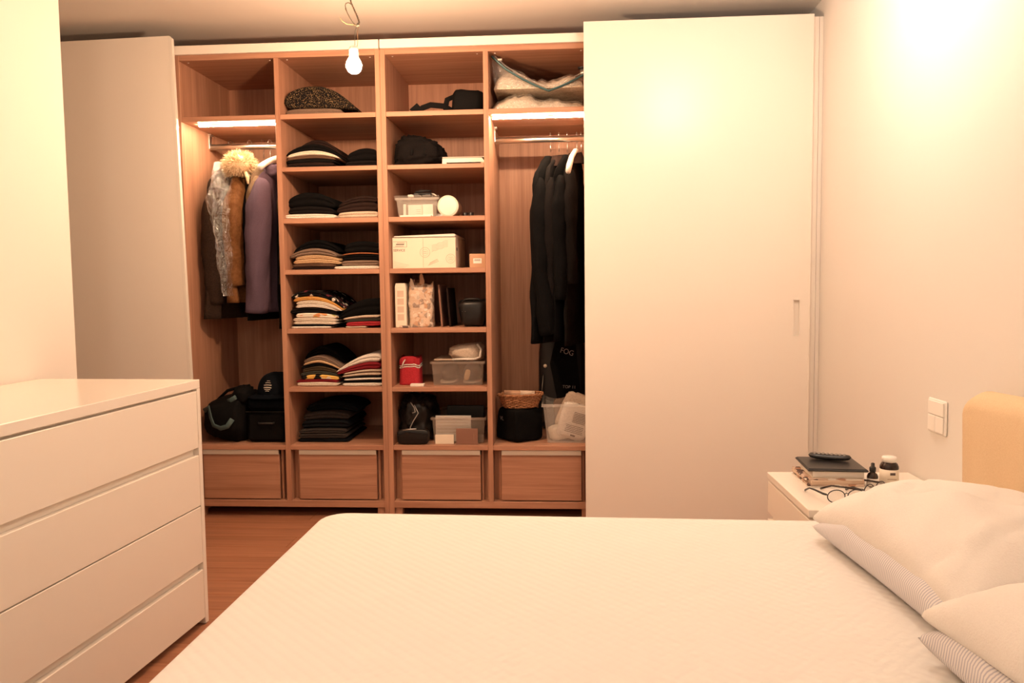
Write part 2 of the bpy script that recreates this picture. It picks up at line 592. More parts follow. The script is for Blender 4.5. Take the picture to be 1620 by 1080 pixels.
def unit(x0, label, bays, rodbay):
    t = thing('wardrobe_unit', label, 'wardrobe', (x0, 0, 0), 0, 'open wardrobe units')
    part(t, 'side_panel', 'wood_z', 0.0003, T, 0, BACK, 0.0, ZCAR)
    part(t, 'side_panel', 'wood_z', 1 - T, .9997, 0, BACK, 0.0, ZCAR)
    part(t, 'divider', 'wood_z', .5 - T / 2, .5 + T / 2, 0, BACK, ZP1, ZTOP)
    part(t, 'top_panel', 'wood_x', T, 1 - T, .0006, BACK, ZTOP, ZCAR)
    part(t, 'bottom_panel', 'wood_x', T, 1 - T, .0006, BACK, ZP0, ZP1)
    part(t, 'back_panel', 'wood_z', T * .2, 1 - T * .2, BACK, BACK + .012, ZP0, ZCAR)
    part(t, 'top_rail', 'white', .0025, .9975, -.012, .008, ZCAR, 2.285, .001, 'white rail above the shelves')
    for fx in (T + .003, 1 - T - .038):
        part(t, 'foot', 'wood_z', fx, fx + .035, .01, .045, 0, ZP0)
        part(t, 'foot', 'wood_z', fx, fx + .035, .48, .52, 0, ZP0)
    for bay, letters in enumerate(bays):
        a = T if bay == 0 else .5 + T / 2
        b = .5 - T / 2 if bay == 0 else 1 - T
        for L in letters:
            z0, z1 = SHELF[L]
            part(t, 'shelf', 'wood_x', a + .0004, b - .0004, .0012 if L != 'G' else .002, BACK - .002, z0, z1)
        # drawer with its recessed frame
        da, db = a + .0385, b - .0385
        zd0, zd1 = ZP1 + .006, .309
        dr = part(t, 'drawer', 'wood_x', da, db, .012, .030, zd0, zd1, .0012)
        part(dr, 'drawer_box', 'wood_y', da + .015, db - .015, .031, .50, zd0 + .01, zd1 - .03)
        part(dr, 'pull_rail', 'grey_rail', da + .002, db - .001, .005, .018, zd1 + .001, SHELF['G'][0] - .0005, .0005)
        for (p, q, s) in ((a, da, 1), (db, b, -1)):
            part(t, 'filler_panel', 'wood_z', p + .0005, q - .0005, .060, .075, ZP1, SHELF['G'][0])
            xm = q - .014 if s > 0 else p + .002
            part(t, 'runner_cover', 'wood_z', xm, xm + .012, .034, .060, ZP1, SHELF['G'][0])
        # caps of the fixing screws under the top
        for sx in (a + .03, b - .03):
            MB().lathe([(.004, 0), (.004, -.0015), (0.0, -.002)], 10, (sx, .035, ZTOP)).build('screw_cap', 'plate', t)
        if bay == rodbay:
            rz = 1.862
            rod = MB().tube([(a, .30, rz), (b, .30, rz)], .0135, 14, flat=1.15).build('hanging_rod', 'metal', t, True)
            for bx, s in ((a, 1), (b, -1)):
                br = MB()
                br.box(bx if s > 0 else bx - .006, bx + .006 if s > 0 else bx, .285, .315, rz - .01, SHELF['A'][0] - .012, .001)
                br.box(bx if s > 0 else bx - .014, bx + .014 if s > 0 else bx, .283, .317, SHELF['A'][0] - .014, SHELF['A'][0] - .002, .001)
                br.build('rod_bracket', 'metal', rod)
    return t


unit(-1.0, 'open wood wardrobe unit with folded clothes column and coats behind the bulb', ('AG', 'ABCDEFG'), 0)
unit(0.0, 'open wood wardrobe unit with boxes column beside the closed white door', ('ABCDEFG', 'AG'), 1)


def led(x0, x1, label):
    t = thing('strip_light', label, 'light', ((x0 + x1) / 2, .075, SHELF['A'][0]), 0, 'lit strips under the wardrobe shelves')
    h = (x1 - x0) / 2
    part(t, 'profile', 'metal', -h, h, -.008, .008, -.004, -.0005, .0005)
    MB().prism([(-.0065, -.0042), (.0065, -.0042), (.005, -.009), (-.005, -.009)], 'x', -h + .003, h - .003).build('diffuser', 'led', t)


led(-.925, -.517, 'lit strip light under the shelf above the hanging coats, left bay')
led(.520, .965, 'lit strip light under the shelf with the storage bags, right bay')


# ------------------------------------------------------------------ sliding doors
def door(name_label, x0, x1, yf, z0, z1, handle=None, tilt=0.0, trim=None):
    w, h = x1 - x0, z1 - z0
    t = thing('sliding_door', name_label, 'door', (x0, yf, z0), 0, 'white sliding wardrobe doors')
    t.rotation_euler.y = tilt
    th = .020
    mb = MB()
    if handle:
        ha, hb, hc, hd = handle
        mb.box(0, ha, 0, th, 0, h); mb.box(hb, w, 0, th, 0, h)
        mb.box(ha, hb, 0, th, 0, hc); mb.box(ha, hb, 0, th, hd, h)
        o = mb.build('panel', 'white', t)
        part(t, 'handle_cup', 'white', ha - .001, hb + .001, .012, .019, hc - .001, hd + .001, .0005)
        fr = MB()
        fr.box(ha - .002, ha + .0015, -.001, .014, hc - .002, hd + .002); fr.box(hb - .0015, hb + .002, -.001, .014, hc - .002, hd + .002)
        fr.box(ha, hb, -.001, .014, hd - .002, hd + .002); fr.box(ha, hb, -.001, .014, hc - .002, hc + .0015)
        fr.build('handle_rim', 'white_gloss', t)
    elif trim:
        c = .010
        mb.prism([(0, 0), (w - .017, 0), (w - .017, h), (0, h)], 'y', 0, th).build('panel', 'white', t)
        MB().prism([(w - .0165, 0), (w, 0), (w, h - c), (w - c, h), (w - .0165, h)], 'y', -.001, th + .001).build('edge_profile', 'white_gloss', t)
    else:
        mb.box(0, w, 0, th, 0, h, .0015).build('panel', 'white', t)
    return t


hp = [at(1255.5, 474, Y=-.08), at(1264.5, 531, Y=-.08)]
fx0, fx1, fz0, fz1 = .9555, 1.9735, .016, 2.311
door('large white sliding door closed at the right with a slim recessed handle', fx0, fx1, -.08, fz0, fz1,
     (hp[0].x - fx0, hp[1].x - fx0, hp[1].z - fz0, hp[0].z - fz0))
door('white sliding door mostly hidden behind the closed right door, next to wall', .985, 2.003, -.0585, .016, 2.306)
door('white sliding door at left beside the hanging coats, behind the dresser', -1.968, -.936, -.0585, .030, 2.300, None, math.radians(-1.05), True)

struct(MB().box(2.0045, RX - .0003, -.056, .03, 0, 2.306).build('trim_1', 'white'), 'narrow white filler strip between door and wall')

# ================================================================== DRESSER
DZ = .827
dr = thing('dresser', 'white chest of four wide drawers standing against the left wall', 'dresser', (-.347, -1.215, 0), SK)
DW, DL = .575, 1.45                               # depth and length; local -x is towards the wall, -y towards the camera
part(dr, 'top', 'white_gloss', -DW, 0, -DL, 0, DZ - .029, DZ, .0015)
part(dr, 'side_panel', 'white', -DW, 0, -.020, 0, .004, DZ - .0295, .001)
part(dr, 'side_panel', 'white', -DW, 0, -DL, -DL + .020, .004, DZ - .0295, .001)
part(dr, 'back_panel', 'white', -DW, -DW + .008, -DL + .02, -.02, .02, DZ - .03)
part(dr, 'inner_rail', 'white', -.030, -.0195, -DL + .02, -.02, .03, DZ - .03)
part(dr, 'plinth', 'white', -.06, -.045, -DL + .02, -.02, 0.0, .06)
for (z0, z1) in ((.602, .790), (.408, .577), (.216, .404), (.026, .190)):
    d = part(dr, 'drawer', 'white', -.0185, -.0005, -DL + .0215, -.0215, z0, z1, .0012)
    part(d, 'drawer_box', 'white', -.50, -.046, -DL + .04, -.04, z0 + .02, z1 - .03)

# ================================================================== BED
BZ = .490
BX0, BX1, BY0, BY1 = .165, 1.90, -3.28, -1.575
bed = thing('bed', 'wide bed base under the mattress, head end against the right wall', 'bed', ((BX0 + BX1) / 2, (BY0 + BY1) / 2, 0))
bx, by = (BX0 + BX1) / 2, (BY0 + BY1) / 2
part(bed, 'bed_base', 'bed_base', BX0 + .05 - bx, BX1 - bx, BY0 + .05 - by, BY1 - .05 - by, .07, .24, .01)
for sx in (BX0 + .12 - bx, BX1 - .12 - bx):
    for sy in (BY0 + .15 - by, BY1 - .15 - by):
        MB().lathe([(.022, 0), (.028, .07)], 14, (sx, sy, 0)).build('leg', 'dark_metal', bed, True)


def headboard():
    y0, y1, zt = BY0 - .02, BY1 - .005, .842
    n = 60
    prof = []                                     # (x, z) around the padded board, from the front foot over the top to the back foot
    def f(u, v):
        yy = y0 + (y1 - y0) * u
        ed = min(u, 1 - u) * (y1 - y0)
        rnd = .05 * max(0, 1 - ed / .06) ** 2
        side = math.sin(min(1, ed / .03) * PI / 2)
        th = .052 * (.35 + .65 * side)
        zt2 = zt - rnd + .004 * math.sin(yy * 9)
        q = v * 3
        if q < 1: x, z = -th, (zt2 - .05) * q
        elif q < 2:
            a = (q - 1) * PI
            x, z = -th * math.cos(a), zt2 - .05 + .05 * math.sin(a)
        else: x, z = th, zt2 - .05 - (zt2 - .05) * (q - 2)
        fold = .006 * math.sin(yy * 38 + 2 * noise.noise((yy * 3, z * 2, 1))) * max(0, min(1, (zt - .05 - z) / .2))
        if q < 1: x += fold
        # loose cover slightly flared at its hem
        dyy = .018 * max(0, 1 - ed / .1) * max(0, (.62 - z) / .3) * (1 if u > .5 else -1)
        return (x + 1.955 - bx, yy + dyy - by, z)
    mb = MB().grid(f, n, 40)
    mb.f.append(tuple(range(40))); mb.f.append(tuple((n - 1) * 40 + k for k in range(40))[::-1])
    o = mb.build('headboard', 'head_fabric', None, True, (bx, by, 0))
    tag(o, 'padded headboard under a loose yellowish cover, behind the pillows', 'headboard')


headboard()


def mattress():
    R = .09
    zb = .235
    def outline(a, inset):
        # rounded rectangle by angle-free parametrisation
        x0, x1, y0, y1 = BX0 + inset - bx, BX1 - inset - bx, BY0 + inset - by, BY1 - inset - by
        r = max(R - inset, .01)
        pts = []
        for (cx, cy, s) in ((x1 - r, y1 - r, 0), (x0 + r, y1 - r, 1), (x0 + r, y0 + r, 2), (x1 - r, y0 + r, 3)):
            for k in range(9):
                w = (s + k / 8) * PI / 2
                pts.append((cx + r * math.cos(w), cy + r * math.sin(w)))
        return pts
    rings = []
    for (ins, z) in ((.02, zb), (.004, zb + .02), (0, zb + .08), (0, BZ - .055)):
        rings.append([(x, y, z) for x, y in outline(0, ins)])
    er = .032
    for k in range(1, 9):
        w = k / 8 * PI / 2
        ins = er * (1 - math.cos(w)); z = BZ - .055 + .053 * math.sin(w)
        rings.append([(x, y, z) for x, y in outline(0, ins)])
    for ins in (.09, .16, .30, .5, .7):
        rings.append([(x, y, BZ - .002 + .002 * min(1, (ins - .05) / .25)) for x, y in outline(0, ins)])
    V, F = [], []
    n = len(rings[0])
    for rg in rings:
        for (x, y, z) in rg:
            wz = 0
            if y > 0: y += .050 * (y / (BY1 - by)) * (.5 - (x + bx - BX0) / (BX1 - BX0))   # the sheet is tucked a little askew
            V.append((x, y, z + wz))
    for i in range(len(rings) - 1):
        for k in range(n): F.append((i * n + k, i * n + (k + 1) % n, (i + 1) * n + (k + 1) % n, (i + 1) * n + k))
    F.append(tuple(range(n))[::-1]); F.append(tuple((len(rings) - 1) * n + k for k in range(n)))
    o = MB().add(V, F).build('mattress', 'sheet', None, True, (bx, by, 0))
    tag(o, 'mattress covered by a cream waffle textured sheet on the bed', 'mattress')


mattress()


def pillow(label, m, c, half, h, rot, tiltx=0.0, seed=0, sag=0.0, corner=.06, wr=.012, base=None):
    """half: half sizes; closed cushion with pinched corners and gathered wrinkles.  base(x, y): height that it lies on"""
    n = 44
    def prof(a): return max(0.0, 1 - abs(a) ** 3.4) ** .36
    def f(u, v, sgn):
        a, b = u * 2 - 1, v * 2 - 1
        a = math.copysign(1 - (1 - abs(a)) ** 1.35, a); b = math.copysign(1 - (1 - abs(b)) ** 1.35, b)
        ex = 1 - corner * (1 - abs(a) ** 1.5 * 0) * (1 - abs(b) ** 2) * abs(a) ** 3
        ey = 1 - corner * (1 - abs(a) ** 2) * abs(b) ** 3
        x, y = a * half[0] * ex, b * half[1] * ey
        t = prof(a) * prof(b)
        ed = (1 - t)
        ang = math.atan2(b, a)
        w = wr * .5 * ed * math.sin(ang * 13 + 3 * noise.noise((a * 2, b * 2, seed))) * t
        w += wr * 1.3 * noise.noise((x * 9 + seed, y * 9, seed * 2)) * t ** .3
        dg = abs(noise.noise((x * 5 - y * 7 + seed, x * 2 + y * 2, seed)))
        w -= wr * 1.1 * math.exp(-(dg / .06) ** 2) * t * (1 - t * .5)
        z = sgn * (h * t) + w * (1 if sgn > 0 else .2)
        if sgn < 0: z = max(z, -h * .55 * t - .001)
        z += -sag * (a * a + b * b) * .5
        return (x, y, z)
    mb = MB()
    mb.grid(lambda u, v: f(u, v, 1), n, n)
    mb.grid(lambda u, v: f(u, v, -1), n, n)
    o = mb.build('pillow', m, None, True, c, rot)
    o.rotation_euler.x = tiltx
    import bmesh
    bm = bmesh.new(); bm.from_mesh(o.data)
    bmesh.ops.remove_doubles(bm, verts=bm.verts, dist=.0008)
    bmesh.ops.recalc_face_normals(bm, faces=bm.faces)
    bm.to_mesh(o.data); bm.free()
    return tag(o, label, 'pillow', 'pillows stacked at the head of the bed')


pillow('grey striped pillow under the plain one, beside the nightstand', 'pillow_stripe', (1.70, -2.075, BZ + .036), (.212, .305), .062, math.radians(4), 0, 1, .0, .05)
pillow('plain cream pillow on top of the stack beside the nightstand', 'pillow', (1.728, -2.055, BZ + .110), (.226, .318), .076, math.radians(5), 0, 2, .062, .05, .016)
pillow('grey striped pillow under the plain one, nearest the camera', 'pillow_stripe', (1.675, -2.71, BZ + .036), (.212, .315), .062, math.radians(2), 0, 3, .0, .05)
pillow('plain cream pillow on top of the stack nearest the camera', 'pillow', (1.705, -2.71, BZ + .118), (.232, .325), .076, math.radians(3), 0, 4, .045, .05, .014)

# ================================================================== NIGHTSTAND
NZ = .482
ns = thing('nightstand', 'low white nightstand between the bed and the closed door', 'nightstand', (1.775, -1.255, 0))
nx0, nx1, ny0, ny1 = 1.548 - 1.775, 2.016 - 1.775, -1.495 + 1.255, -1.035 + 1.255
part(ns, 'top', 'white_gloss', nx0, nx1, ny0, ny1, NZ - .022, NZ, .0015)
part(ns, 'body', 'white', nx0 + .020, nx1 - .002, ny0 + .004, ny1 - .004, .05, NZ - .0225, .001)
part(ns, 'plinth', 'white', nx0 + .05, nx1 - .02, ny0 + .02, ny1 - .02, 0, .05, .001)
for (z0, z1) in ((.345, .452), (.215, .322), (.058, .210)):
    part(ns, 'drawer', 'white', nx0 + .002, nx0 + .0195, ny0 + .005, ny1 - .005, z0, z1, .0012)


def slab(name, label, cat, m, pts_c, w, d, z, h, rot, b=.001, group=None):
    o = MB().box(-w / 2, w / 2, -d / 2, d / 2, 0, h, b).build(name, m, None, False, (pts_c[0], pts_c[1], z), rot)
    return tag(o, label, cat, group)


z = NZ
cx, cy = 1.728, -1.145
stackbits = [('magazine', 'wide pale magazine at the bottom of the nightstand stack', 'paper', .185, .190, .004, 0, 'magazine', .006),
             ('magazine', 'printed magazine second from the bottom of the nightstand stack', 'paper_print', .172, .182, .006, -2, 'magazine', .002),
             ('magazine', 'tan magazine third from the bottom of the nightstand stack', 'paper_tan', .165, .180, .011, 3, 'magazine', 0),
             ('magazine', 'dark edged magazine under the thick book on the nightstand', 'paper_print', .178, .170, .004, -3, 'magazine', 0),
             ]
for (nm, lb, m, w, d, h, r, cat, ox) in stackbits:
    slab(nm, lb, cat, m, (cx - .02 + ox, cy - .01), w, d, z, h, math.radians(r), .0006, 'printed matter on the nightstand')
    z += h + .0004
bk = thing('book', 'thick pale paperback book under the black tablet', 'book', (cx - .005, cy - .005, z), math.radians(-2))
MB().box(-.078, .078, -.075, .075, .0015, .0195, .0005).build('page_block', 'paper', bk)
MB().box(-.080, .080, -.078, .078, 0, .0014).build('cover', 'card_light', bk)
MB().box(-.080, .080, -.078, .078, .0196, .021).build('cover', 'card_light', bk)
z += .0214
tb = thing('tablet', 'black tablet in a cover lying on the stack of books', 'tablet', (cx - .006, cy + .0, z), math.radians(-4))
o = MB().box(-.092, .092, -.092, .092, 0, .007, .003).build('case', 'black_rubber', tb)
o = MB().box(-.087, .087, -.087, .087, .0071, .009, .0008).build('cover', 'black_plastic', tb)
z += .0094
rm = thing('remote_control', 'black remote control with small buttons on the tablet', 'remote', (cx + .004, cy + .040, z), math.radians(-22))


def remote_body():
    def f(u, v):
        x = -.083 + .166 * u
        e = (1 - abs(2 * u - 1) ** 6) ** .4 if 0 < u < 1 else .02
        w = 2 * PI * v
        return (x, .024 * e * math.cos(w) * (1 - .12 * u), .010 + (.010 * e * math.sin(w)) + .003 * (2 * u - 1) ** 2)
    mb = MB().grid(f, 24, 14, cv=True)
    mb.v = [(x * .80, y * .85, z) for x, y, z in mb.v]
    return mb


remote_body().build('body', 'black_plastic', rm, True)
for i in range(8):
    for j in range(3):
        MB().lathe([(.0036, 0), (.0034, .0018), (0, .0022)], 8, (-.046 + i * .013, -.009 + j * .009, .0192)).build('button', 'grey_ink', rm)


def glasses(label, c, rot, z, mtemple):
    t = thing('eyeglasses', label, 'glasses', (c[0], c[1], z), rot, 'eyeglasses on the nightstand')
    for s in (-1, 1):
        pts = [(s * .030 + .026 * math.cos(w), .0, .020 + .019 * math.sin(w)) for w in [2 * PI * k / 24 for k in range(24)]]
        MB().tube(pts, .0016, 6, closed=True).build('rim', mtemple, t, True)
        ln = MB().lathe([(.0255, 0), (.0255, .001)], 22).build('lens', 'clear', t)
        ln.rotation_euler.x = PI / 2
        ln.location = (s * .030, 0.0005, .020)
        ln.scale = (1, .74, 1)
        MB().tube([(s * .058, 0, .026), (s * .064, .012, .026), (s * .066, .060, .024), (s * .067, .100, .020), (s * .066, .132, .006), (s * .064, .140, .0026)],
                  [.0022, .0028, .0024, .0020, .0024, .0024], 8, flat=1.3).build('temple', mtemple, t, True)
    MB().tube([(-.006, 0, .026), (0, -.002, .030), (.006, 0, .026)], .0014, 6).build('bridge', mtemple, t, True)
    return t


glasses('black rimmed eyeglasses lying open near the pillow', (1.678, -1.418), math.radians(6), NZ, 'black_plastic')
glasses('brown tinted eyeglasses beside the small dark bottle', (1.790, -1.335), math.radians(38), NZ, 'amber_glass')
bt = thing('dropper_bottle', 'small dark dropper bottle with a pale label on the nightstand', 'bottle', (1.822, -1.232, NZ))
MB().lathe([(.0, 0), (.0155, .0), (.0165, .003), (.0165, .036), (.013, .043), (.0075, .047), (.0075, .050)], 22).build('glass', 'amber_glass', bt, True)
MB().lathe([(.0095, .050), (.0098, .062), (.0085, .064), (.006, .066), (.0055, .076), (.0, .078)], 18).build('cap', 'black_plastic', bt, True)
MB().lathe([(.0168, .007), (.0168, .029)], 22).build('label', 'paper', bt, True)
pb = thing('pill_bottle', 'brown pill bottle with white lid and printed label by the wall', 'bottle', (1.885, -1.200, NZ))
MB().lathe([(.0, 0), (.026, .0), (.028, .003), (.028, .060), (.024, .069), (.019, .072), (.019, .074)], 26).build('glass', 'amber_glass', pb, True)
MB().lathe([(.0215, .0742), (.022, .088), (.020, .0905), (.0, .091)], 26).build('lid', 'plate', pb, True)
lb = MB().lathe([(.0284, .008), (.0284, .052)], 26).build('label', 'card_light', pb, True)
MB().box(-.008, .008, -.0290, -.0286, .036, .044).build('print', 'ink', lb)
MB().box(-.016, .012, -.0294, -.0288, .022, .025).build('print', 'ink_light', lb)

# ================================================================== LIGHT SWITCH on the right wall
sw = thing('light_switch', 'cream wall switch plate above the nightstand', 'switch', (RX, -1.225, .70))
part(sw, 'plate', 'plate', -.008, -.0003, -.058, .058, -.050, .058, .004)
part(sw, 'rocker', 'plate', -.0125, -.008, -.050, .050, .008, .052, .002)
part(sw, 'rocker', 'plate', -.0125, -.008, -.050, -.0015, -.044, .0062, .002)
part(sw, 'rocker', 'plate', -.0125, -.008, .0015, .050, -.044, .0062, .002)

# ================================================================== LAMPS
BY = -.80
b0 = at(560, 104, Y=BY)
bl = thing('pendant_bulb', 'bare lit bulb hanging from twisted wires in front of shelves', 'lamp', (b0.x, BY, b0.z))
MB().lathe([(0, -.030), (.012, -.0275), (.022, -.020), (.028, -.008), (.029, .002), (.026, .014), (.019, .026), (.0145, .034), (.0135, .040)], 24).build('bulb', 'bulb', bl, True)
MB().lathe([(.0150, .030), (.0165, .034), (.0165, .060), (.0155, .066), (.010, .072), (.004, .074)], 20).build('socket', 'socket', bl, True)


def lp(pts, Y=BY): return [tuple(at(u, v, Y=Y) - b0) for u, v in pts]


top = at(555, 0, Y=BY)
zc = CEIL - b0.z
MB().tube(lp([(561.5, 78), (561, 62), (562, 48), (563.5, 43)]), .0011, 6).build('wire', 'cable', bl, True)
MB().tube([Vector(p) + Vector((.004, .003, 0)) for p in lp([(562.5, 78), (564, 66), (563.5, 52), (564.5, 42)])], .0011, 6).build('wire', 'cable_brown', bl, True)
tw = lp([(565, 42), (568.5, 36), (566, 28), (562, 19), (558, 10), (555.5, 4), (554.5, 0)])
tw += [(tw[-1][0] + .002, 0, tw[-1][2] + .05), (tw[-1][0] + .004, 0, zc)]
for k, mm in enumerate(('cable', 'cable_brown', 'cable')):
    pts = []
    for i in range(len(tw) * 5 - 4):
        a = Vector(tw[i // 5]); b = Vector(tw[min(i // 5 + 1, len(tw) - 1)])
        p = a.lerp(b, (i % 5) / 5)
        w = i * 1.1 + k * 2.1
        pts.append(p + Vector((math.cos(w) * .0022, math.sin(w) * .0022, 0)))
    MB().tube(pts, .0014, 6).build('wire', mm, bl, True)
MB().tube(lp([(566, 41), (560, 38), (554, 29), (549, 19), (546, 9), (547, 5), (552, 4.5), (555.5, 7)]), .0015, 6).build('wire', 'cable', bl, True)
MB().tube([Vector(p) + Vector((.001, .004, .001)) for p in lp([(566, 42), (558, 36), (551, 26), (545.5, 14), (545.5, 7), (549, 4), (554, 5)])], .0014, 6).build('wire', 'cable_brown', bl, True)
MB().tube(lp([(564, 40), (556, 39), (548, 38), (541, 33), (537.5, 27)]), .0010, 6).build('wire', 'cable_yellow', bl, True)
MB().blob(lp([(566.5, 39)])[0], (.006, .006, .007), (1, 1), 10, 8, flat=False).build('knot', 'cable', bl, True)

gl = thing('ceiling_lamp', 'round opal ceiling lamp near the right wall', 'lamp', (1.50, -1.20, CEIL))
MB().lathe([(.055, 0), (.055, -.018), (.02, -.03), (.012, -.05), (.03, -.09), (.045, -.13)], 24).build('mount', 'socket', gl, True)
MB().blob((0, 0, -.235), (.105, .105, .105), (1, 1), 28, 18, flat=False).build('globe', 'globe', gl, True)
rl = thing('ceiling_lamp', 'unseen fill lamp added behind the foot of the bed, round opal globe', 'lamp', (.35, -3.75, CEIL))  # assumed lamp out of view, added to brighten the bed and wardrobe front
MB().lathe([(.055, 0), (.055, -.018), (.02, -.03), (.012, -.05), (.03, -.09), (.045, -.13)], 24).build('mount', 'socket', rl, True)
MB().blob((0, 0, -.235), (.12, .12, .105), (1, 1), 28, 18, flat=False).build('globe', 'fill_globe', rl, True)
#CONTENTS#
# ================================================================== FOLDED CLOTHES (left shelf column)
PPM = 322.0                                       # photo pixels per metre at the shelf fronts
ORD = ['first', 'second', 'third', 'fourth', 'fifth', 'sixth', 'seventh', 'eighth', 'ninth', 'tenth', 'eleventh']


def folded(name, label, cat, m, x0, x1, zlo, zhi, y0, depth, seed, group, base_z, crease=True):
    """a folded garment lying between the height curves zlo(x) and zhi(x); its front is a soft doubled edge"""
    n = 26
    cxm = (x0 + x1) / 2
    sec = 15
    def f(u, v):
        s = 2 * u - 1
        x = x0 + (x1 - x0) * u
        a, b = zlo(x), zhi(x)
        end = max(.0, 1 - abs(s) ** 14) ** .5
        mid, hh = (a + b) / 2, (b - a) / 2 * (.25 + .75 * end)
        fy = y0 + .006 * noise.noise((x * 14 + seed, seed * 1.7, .5)) + .008 * (1 - end)
        q = v * 3
        lay = 1.0
        if q <= 2:
            w = (q / 2 - .5) * PI
            r = min(hh, .016)
            if crease: lay = 1 - .55 * math.exp(-(w / .22) ** 2)
            y = fy + r - r * math.cos(w) * lay
            z = mid + hh * math.sin(w)
            z += .0016 * noise.noise((x * 22 + seed, z * 40, seed)) * math.cos(w)
        else:
            w = (q - 2) * PI
            y = fy + depth + hh * .6 * math.sin(w)
            z = mid + hh * math.cos(w)
        return (x - cxm, y - y0, z - base_z)
    mb = MB().grid(f, n, 34, cv=True)
    nv = 34
    mb.f.append(tuple(range(nv))); mb.f.append(tuple((n - 1) * nv + k for k in range(nv)))
    o = mb.build(name, m, None, True, (cxm, y0, base_z))
    return tag(o, label, cat, group)


def pile(letter, side, place, items, y0=.05, depth=.38, gl=.7, gr=.7, s0=0.0, peak=2.0, z0=None, flat0=.4):
    """items bottom to top: (name, colour words, material, u0, u1, height in px, dy)"""
    zs = SHELF[letter][1] + .0006 if z0 is None else z0
    vrow = {'A': 178, 'B': 262, 'C': 344, 'D': 425, 'E': 519, 'F': 612, 'G': 703}[letter]
    U0 = min(i[3] for i in items); U1 = max(i[4] for i in items)
    XA, XB = at(U0, vrow, Y=y0).x, at(U1, vrow, Y=y0).x
    H = 0.0
    def g(x):
        s = max(-1.05, min(1.05, 2 * (x - XA) / (XB - XA) - 1))
        d = s - s0
        if d < 0: return 1 - (1 - gl) * (abs(d) / (1 + s0)) ** peak
        return 1 - (1 - gr) * (abs(d) / (1 - s0)) ** peak
    n = len(items)
    tot = sum(i[5] for i in items)
    run = 0.0
    for k, (nm, col, m, u0, u1, hp, dyy) in enumerate(items):
        lo, hi = run / PPM, (run + hp) / PPM
        run += hp
        def mk(h, frac):
            def c(x):
                gg = g(x); e = flat0 + (1 - flat0) * frac
                return zs + h * (1 - e * (1 - gg))
            return c
        zl, zh = mk(lo, (run - hp) / tot), mk(hi, run / tot)
        def zl2(x, zl=zl): return zl(x) + .0003
        kind = nm.split('_', 1)[1] if '_' in nm else nm
        if n == 1: lab = f'{col} {kind.replace("_", " ")} folded {place}'
        elif k == 0: lab = f'{col} folded {kind.replace("_", " ")}, bottom of the {side} pile {place}'
        elif k == n - 1: lab = f'{col} folded {kind.replace("_", " ")} topping the {side} pile {place}'
        else: lab = f'{col} folded {kind.replace("_", " ")}, {ORD[k]} up, {side} pile {place}'
        xa, xb = at(u0, vrow, Y=y0 + dyy).x, at(u1, vrow, Y=y0 + dyy).x
        folded(nm, lab, kind.replace('_', ' '), m, xa, xb, zl2, zh, y0 + dyy, depth - dyy - .02 * random.random(), random.random() * 50, f'folded clothes {place}', zs, crease=hp > 4)


TS = 'folded_t_shirt'; SW = 'folded_sweater'; JN = 'folded_jeans'; SH = 'folded_shirt'
pA = 'on the top clothes shelf'
pile('A', 'only', pA, [(SW, 'grey brown', 'grey_brown', 451, 541, 13, .0), (SW, 'black gold flecked', 'boucle', 450, 571, 33, -.01)], .06, .36, .72, .02, -.25, 2.2, flat0=.35)
pB = 'on the second clothes shelf'
pile('B', 'left', pB, [(TS, 'black', 'black', 451, 529, 4, 0), (TS, 'dark plum', 'dk_brown', 453, 528, 5, .004), (TS, 'blackish', 'black2', 452, 530, 6, .002), (TS, 'warm brown', 'brown', 453, 530, 5, .002),
                       (SW, 'cream', 'cream', 454, 536, 7, -.002), (SW, 'black', 'black', 453, 545, 11, .01), (SW, 'faded brown', 'dk_brown', 468, 540, 11, .09)], .045, .36, .50, .12, -.1, 2.0, flat0=.2)
pile('B', 'right', pB, [(SW, 'dark charcoal', 'black2', 546, 597, 12, .02), (SW, 'rolled black', 'black', 549, 597, 19, .03)], .05, .34, .7, .85, .2, 2.0)
pC = 'on the third clothes shelf'
pile('C', 'left', pC, [(TS, 'crumpled white', 'white_c', 449, 531, 8, -.012), (SW, 'black ribbed', 'black2', 456, 528, 13, .02), (SW, 'bulky black', 'black', 455, 531, 22, .03)], .045, .36, .72, .6, -.1)
pile('C', 'right', pC, [(TS, 'pale beige', 'beige', 534, 598, 11, -.006), (SW, 'dark brown', 'dk_brown', 532, 597, 15, .02), (SW, 'faded brown', 'dk_brown', 535, 597, 10, .03)], .045, .36, .6, .9, .3)
pD = 'on the fourth clothes shelf'
pile('D', 'left', pD, [(TS, 'dark brown', 'dk_brown', 461, 529, 5, 0), (TS, 'brown', 'brown', 462, 532, 5, .0), (SW, 'light tan', 'tan', 464, 539, 7, -.004), (SW, 'golden tan', 'tan', 467, 538, 6, -.001), (SW, 'grey brown', 'grey_brown', 458, 532, 11, .004), (SW, 'black', 'black', 464, 536, 14, .05)], .05, .36, .62, .55, -.05)
pile('D', 'right', pD, [(TS, 'white', 'white_c', 528, 600, 5, -.01), (SW, 'dark grey brown', 'grey_brown', 540, 599, 9, .004), (SW, 'black', 'black', 541, 600, 10, .01), (TS, 'thin rust', 'rust', 541, 600, 2, .008), (SW, 'thick black', 'black', 545, 600, 18, .02)], .045, .36, .7, .9, .2)
pE = 'on the fifth clothes shelf'
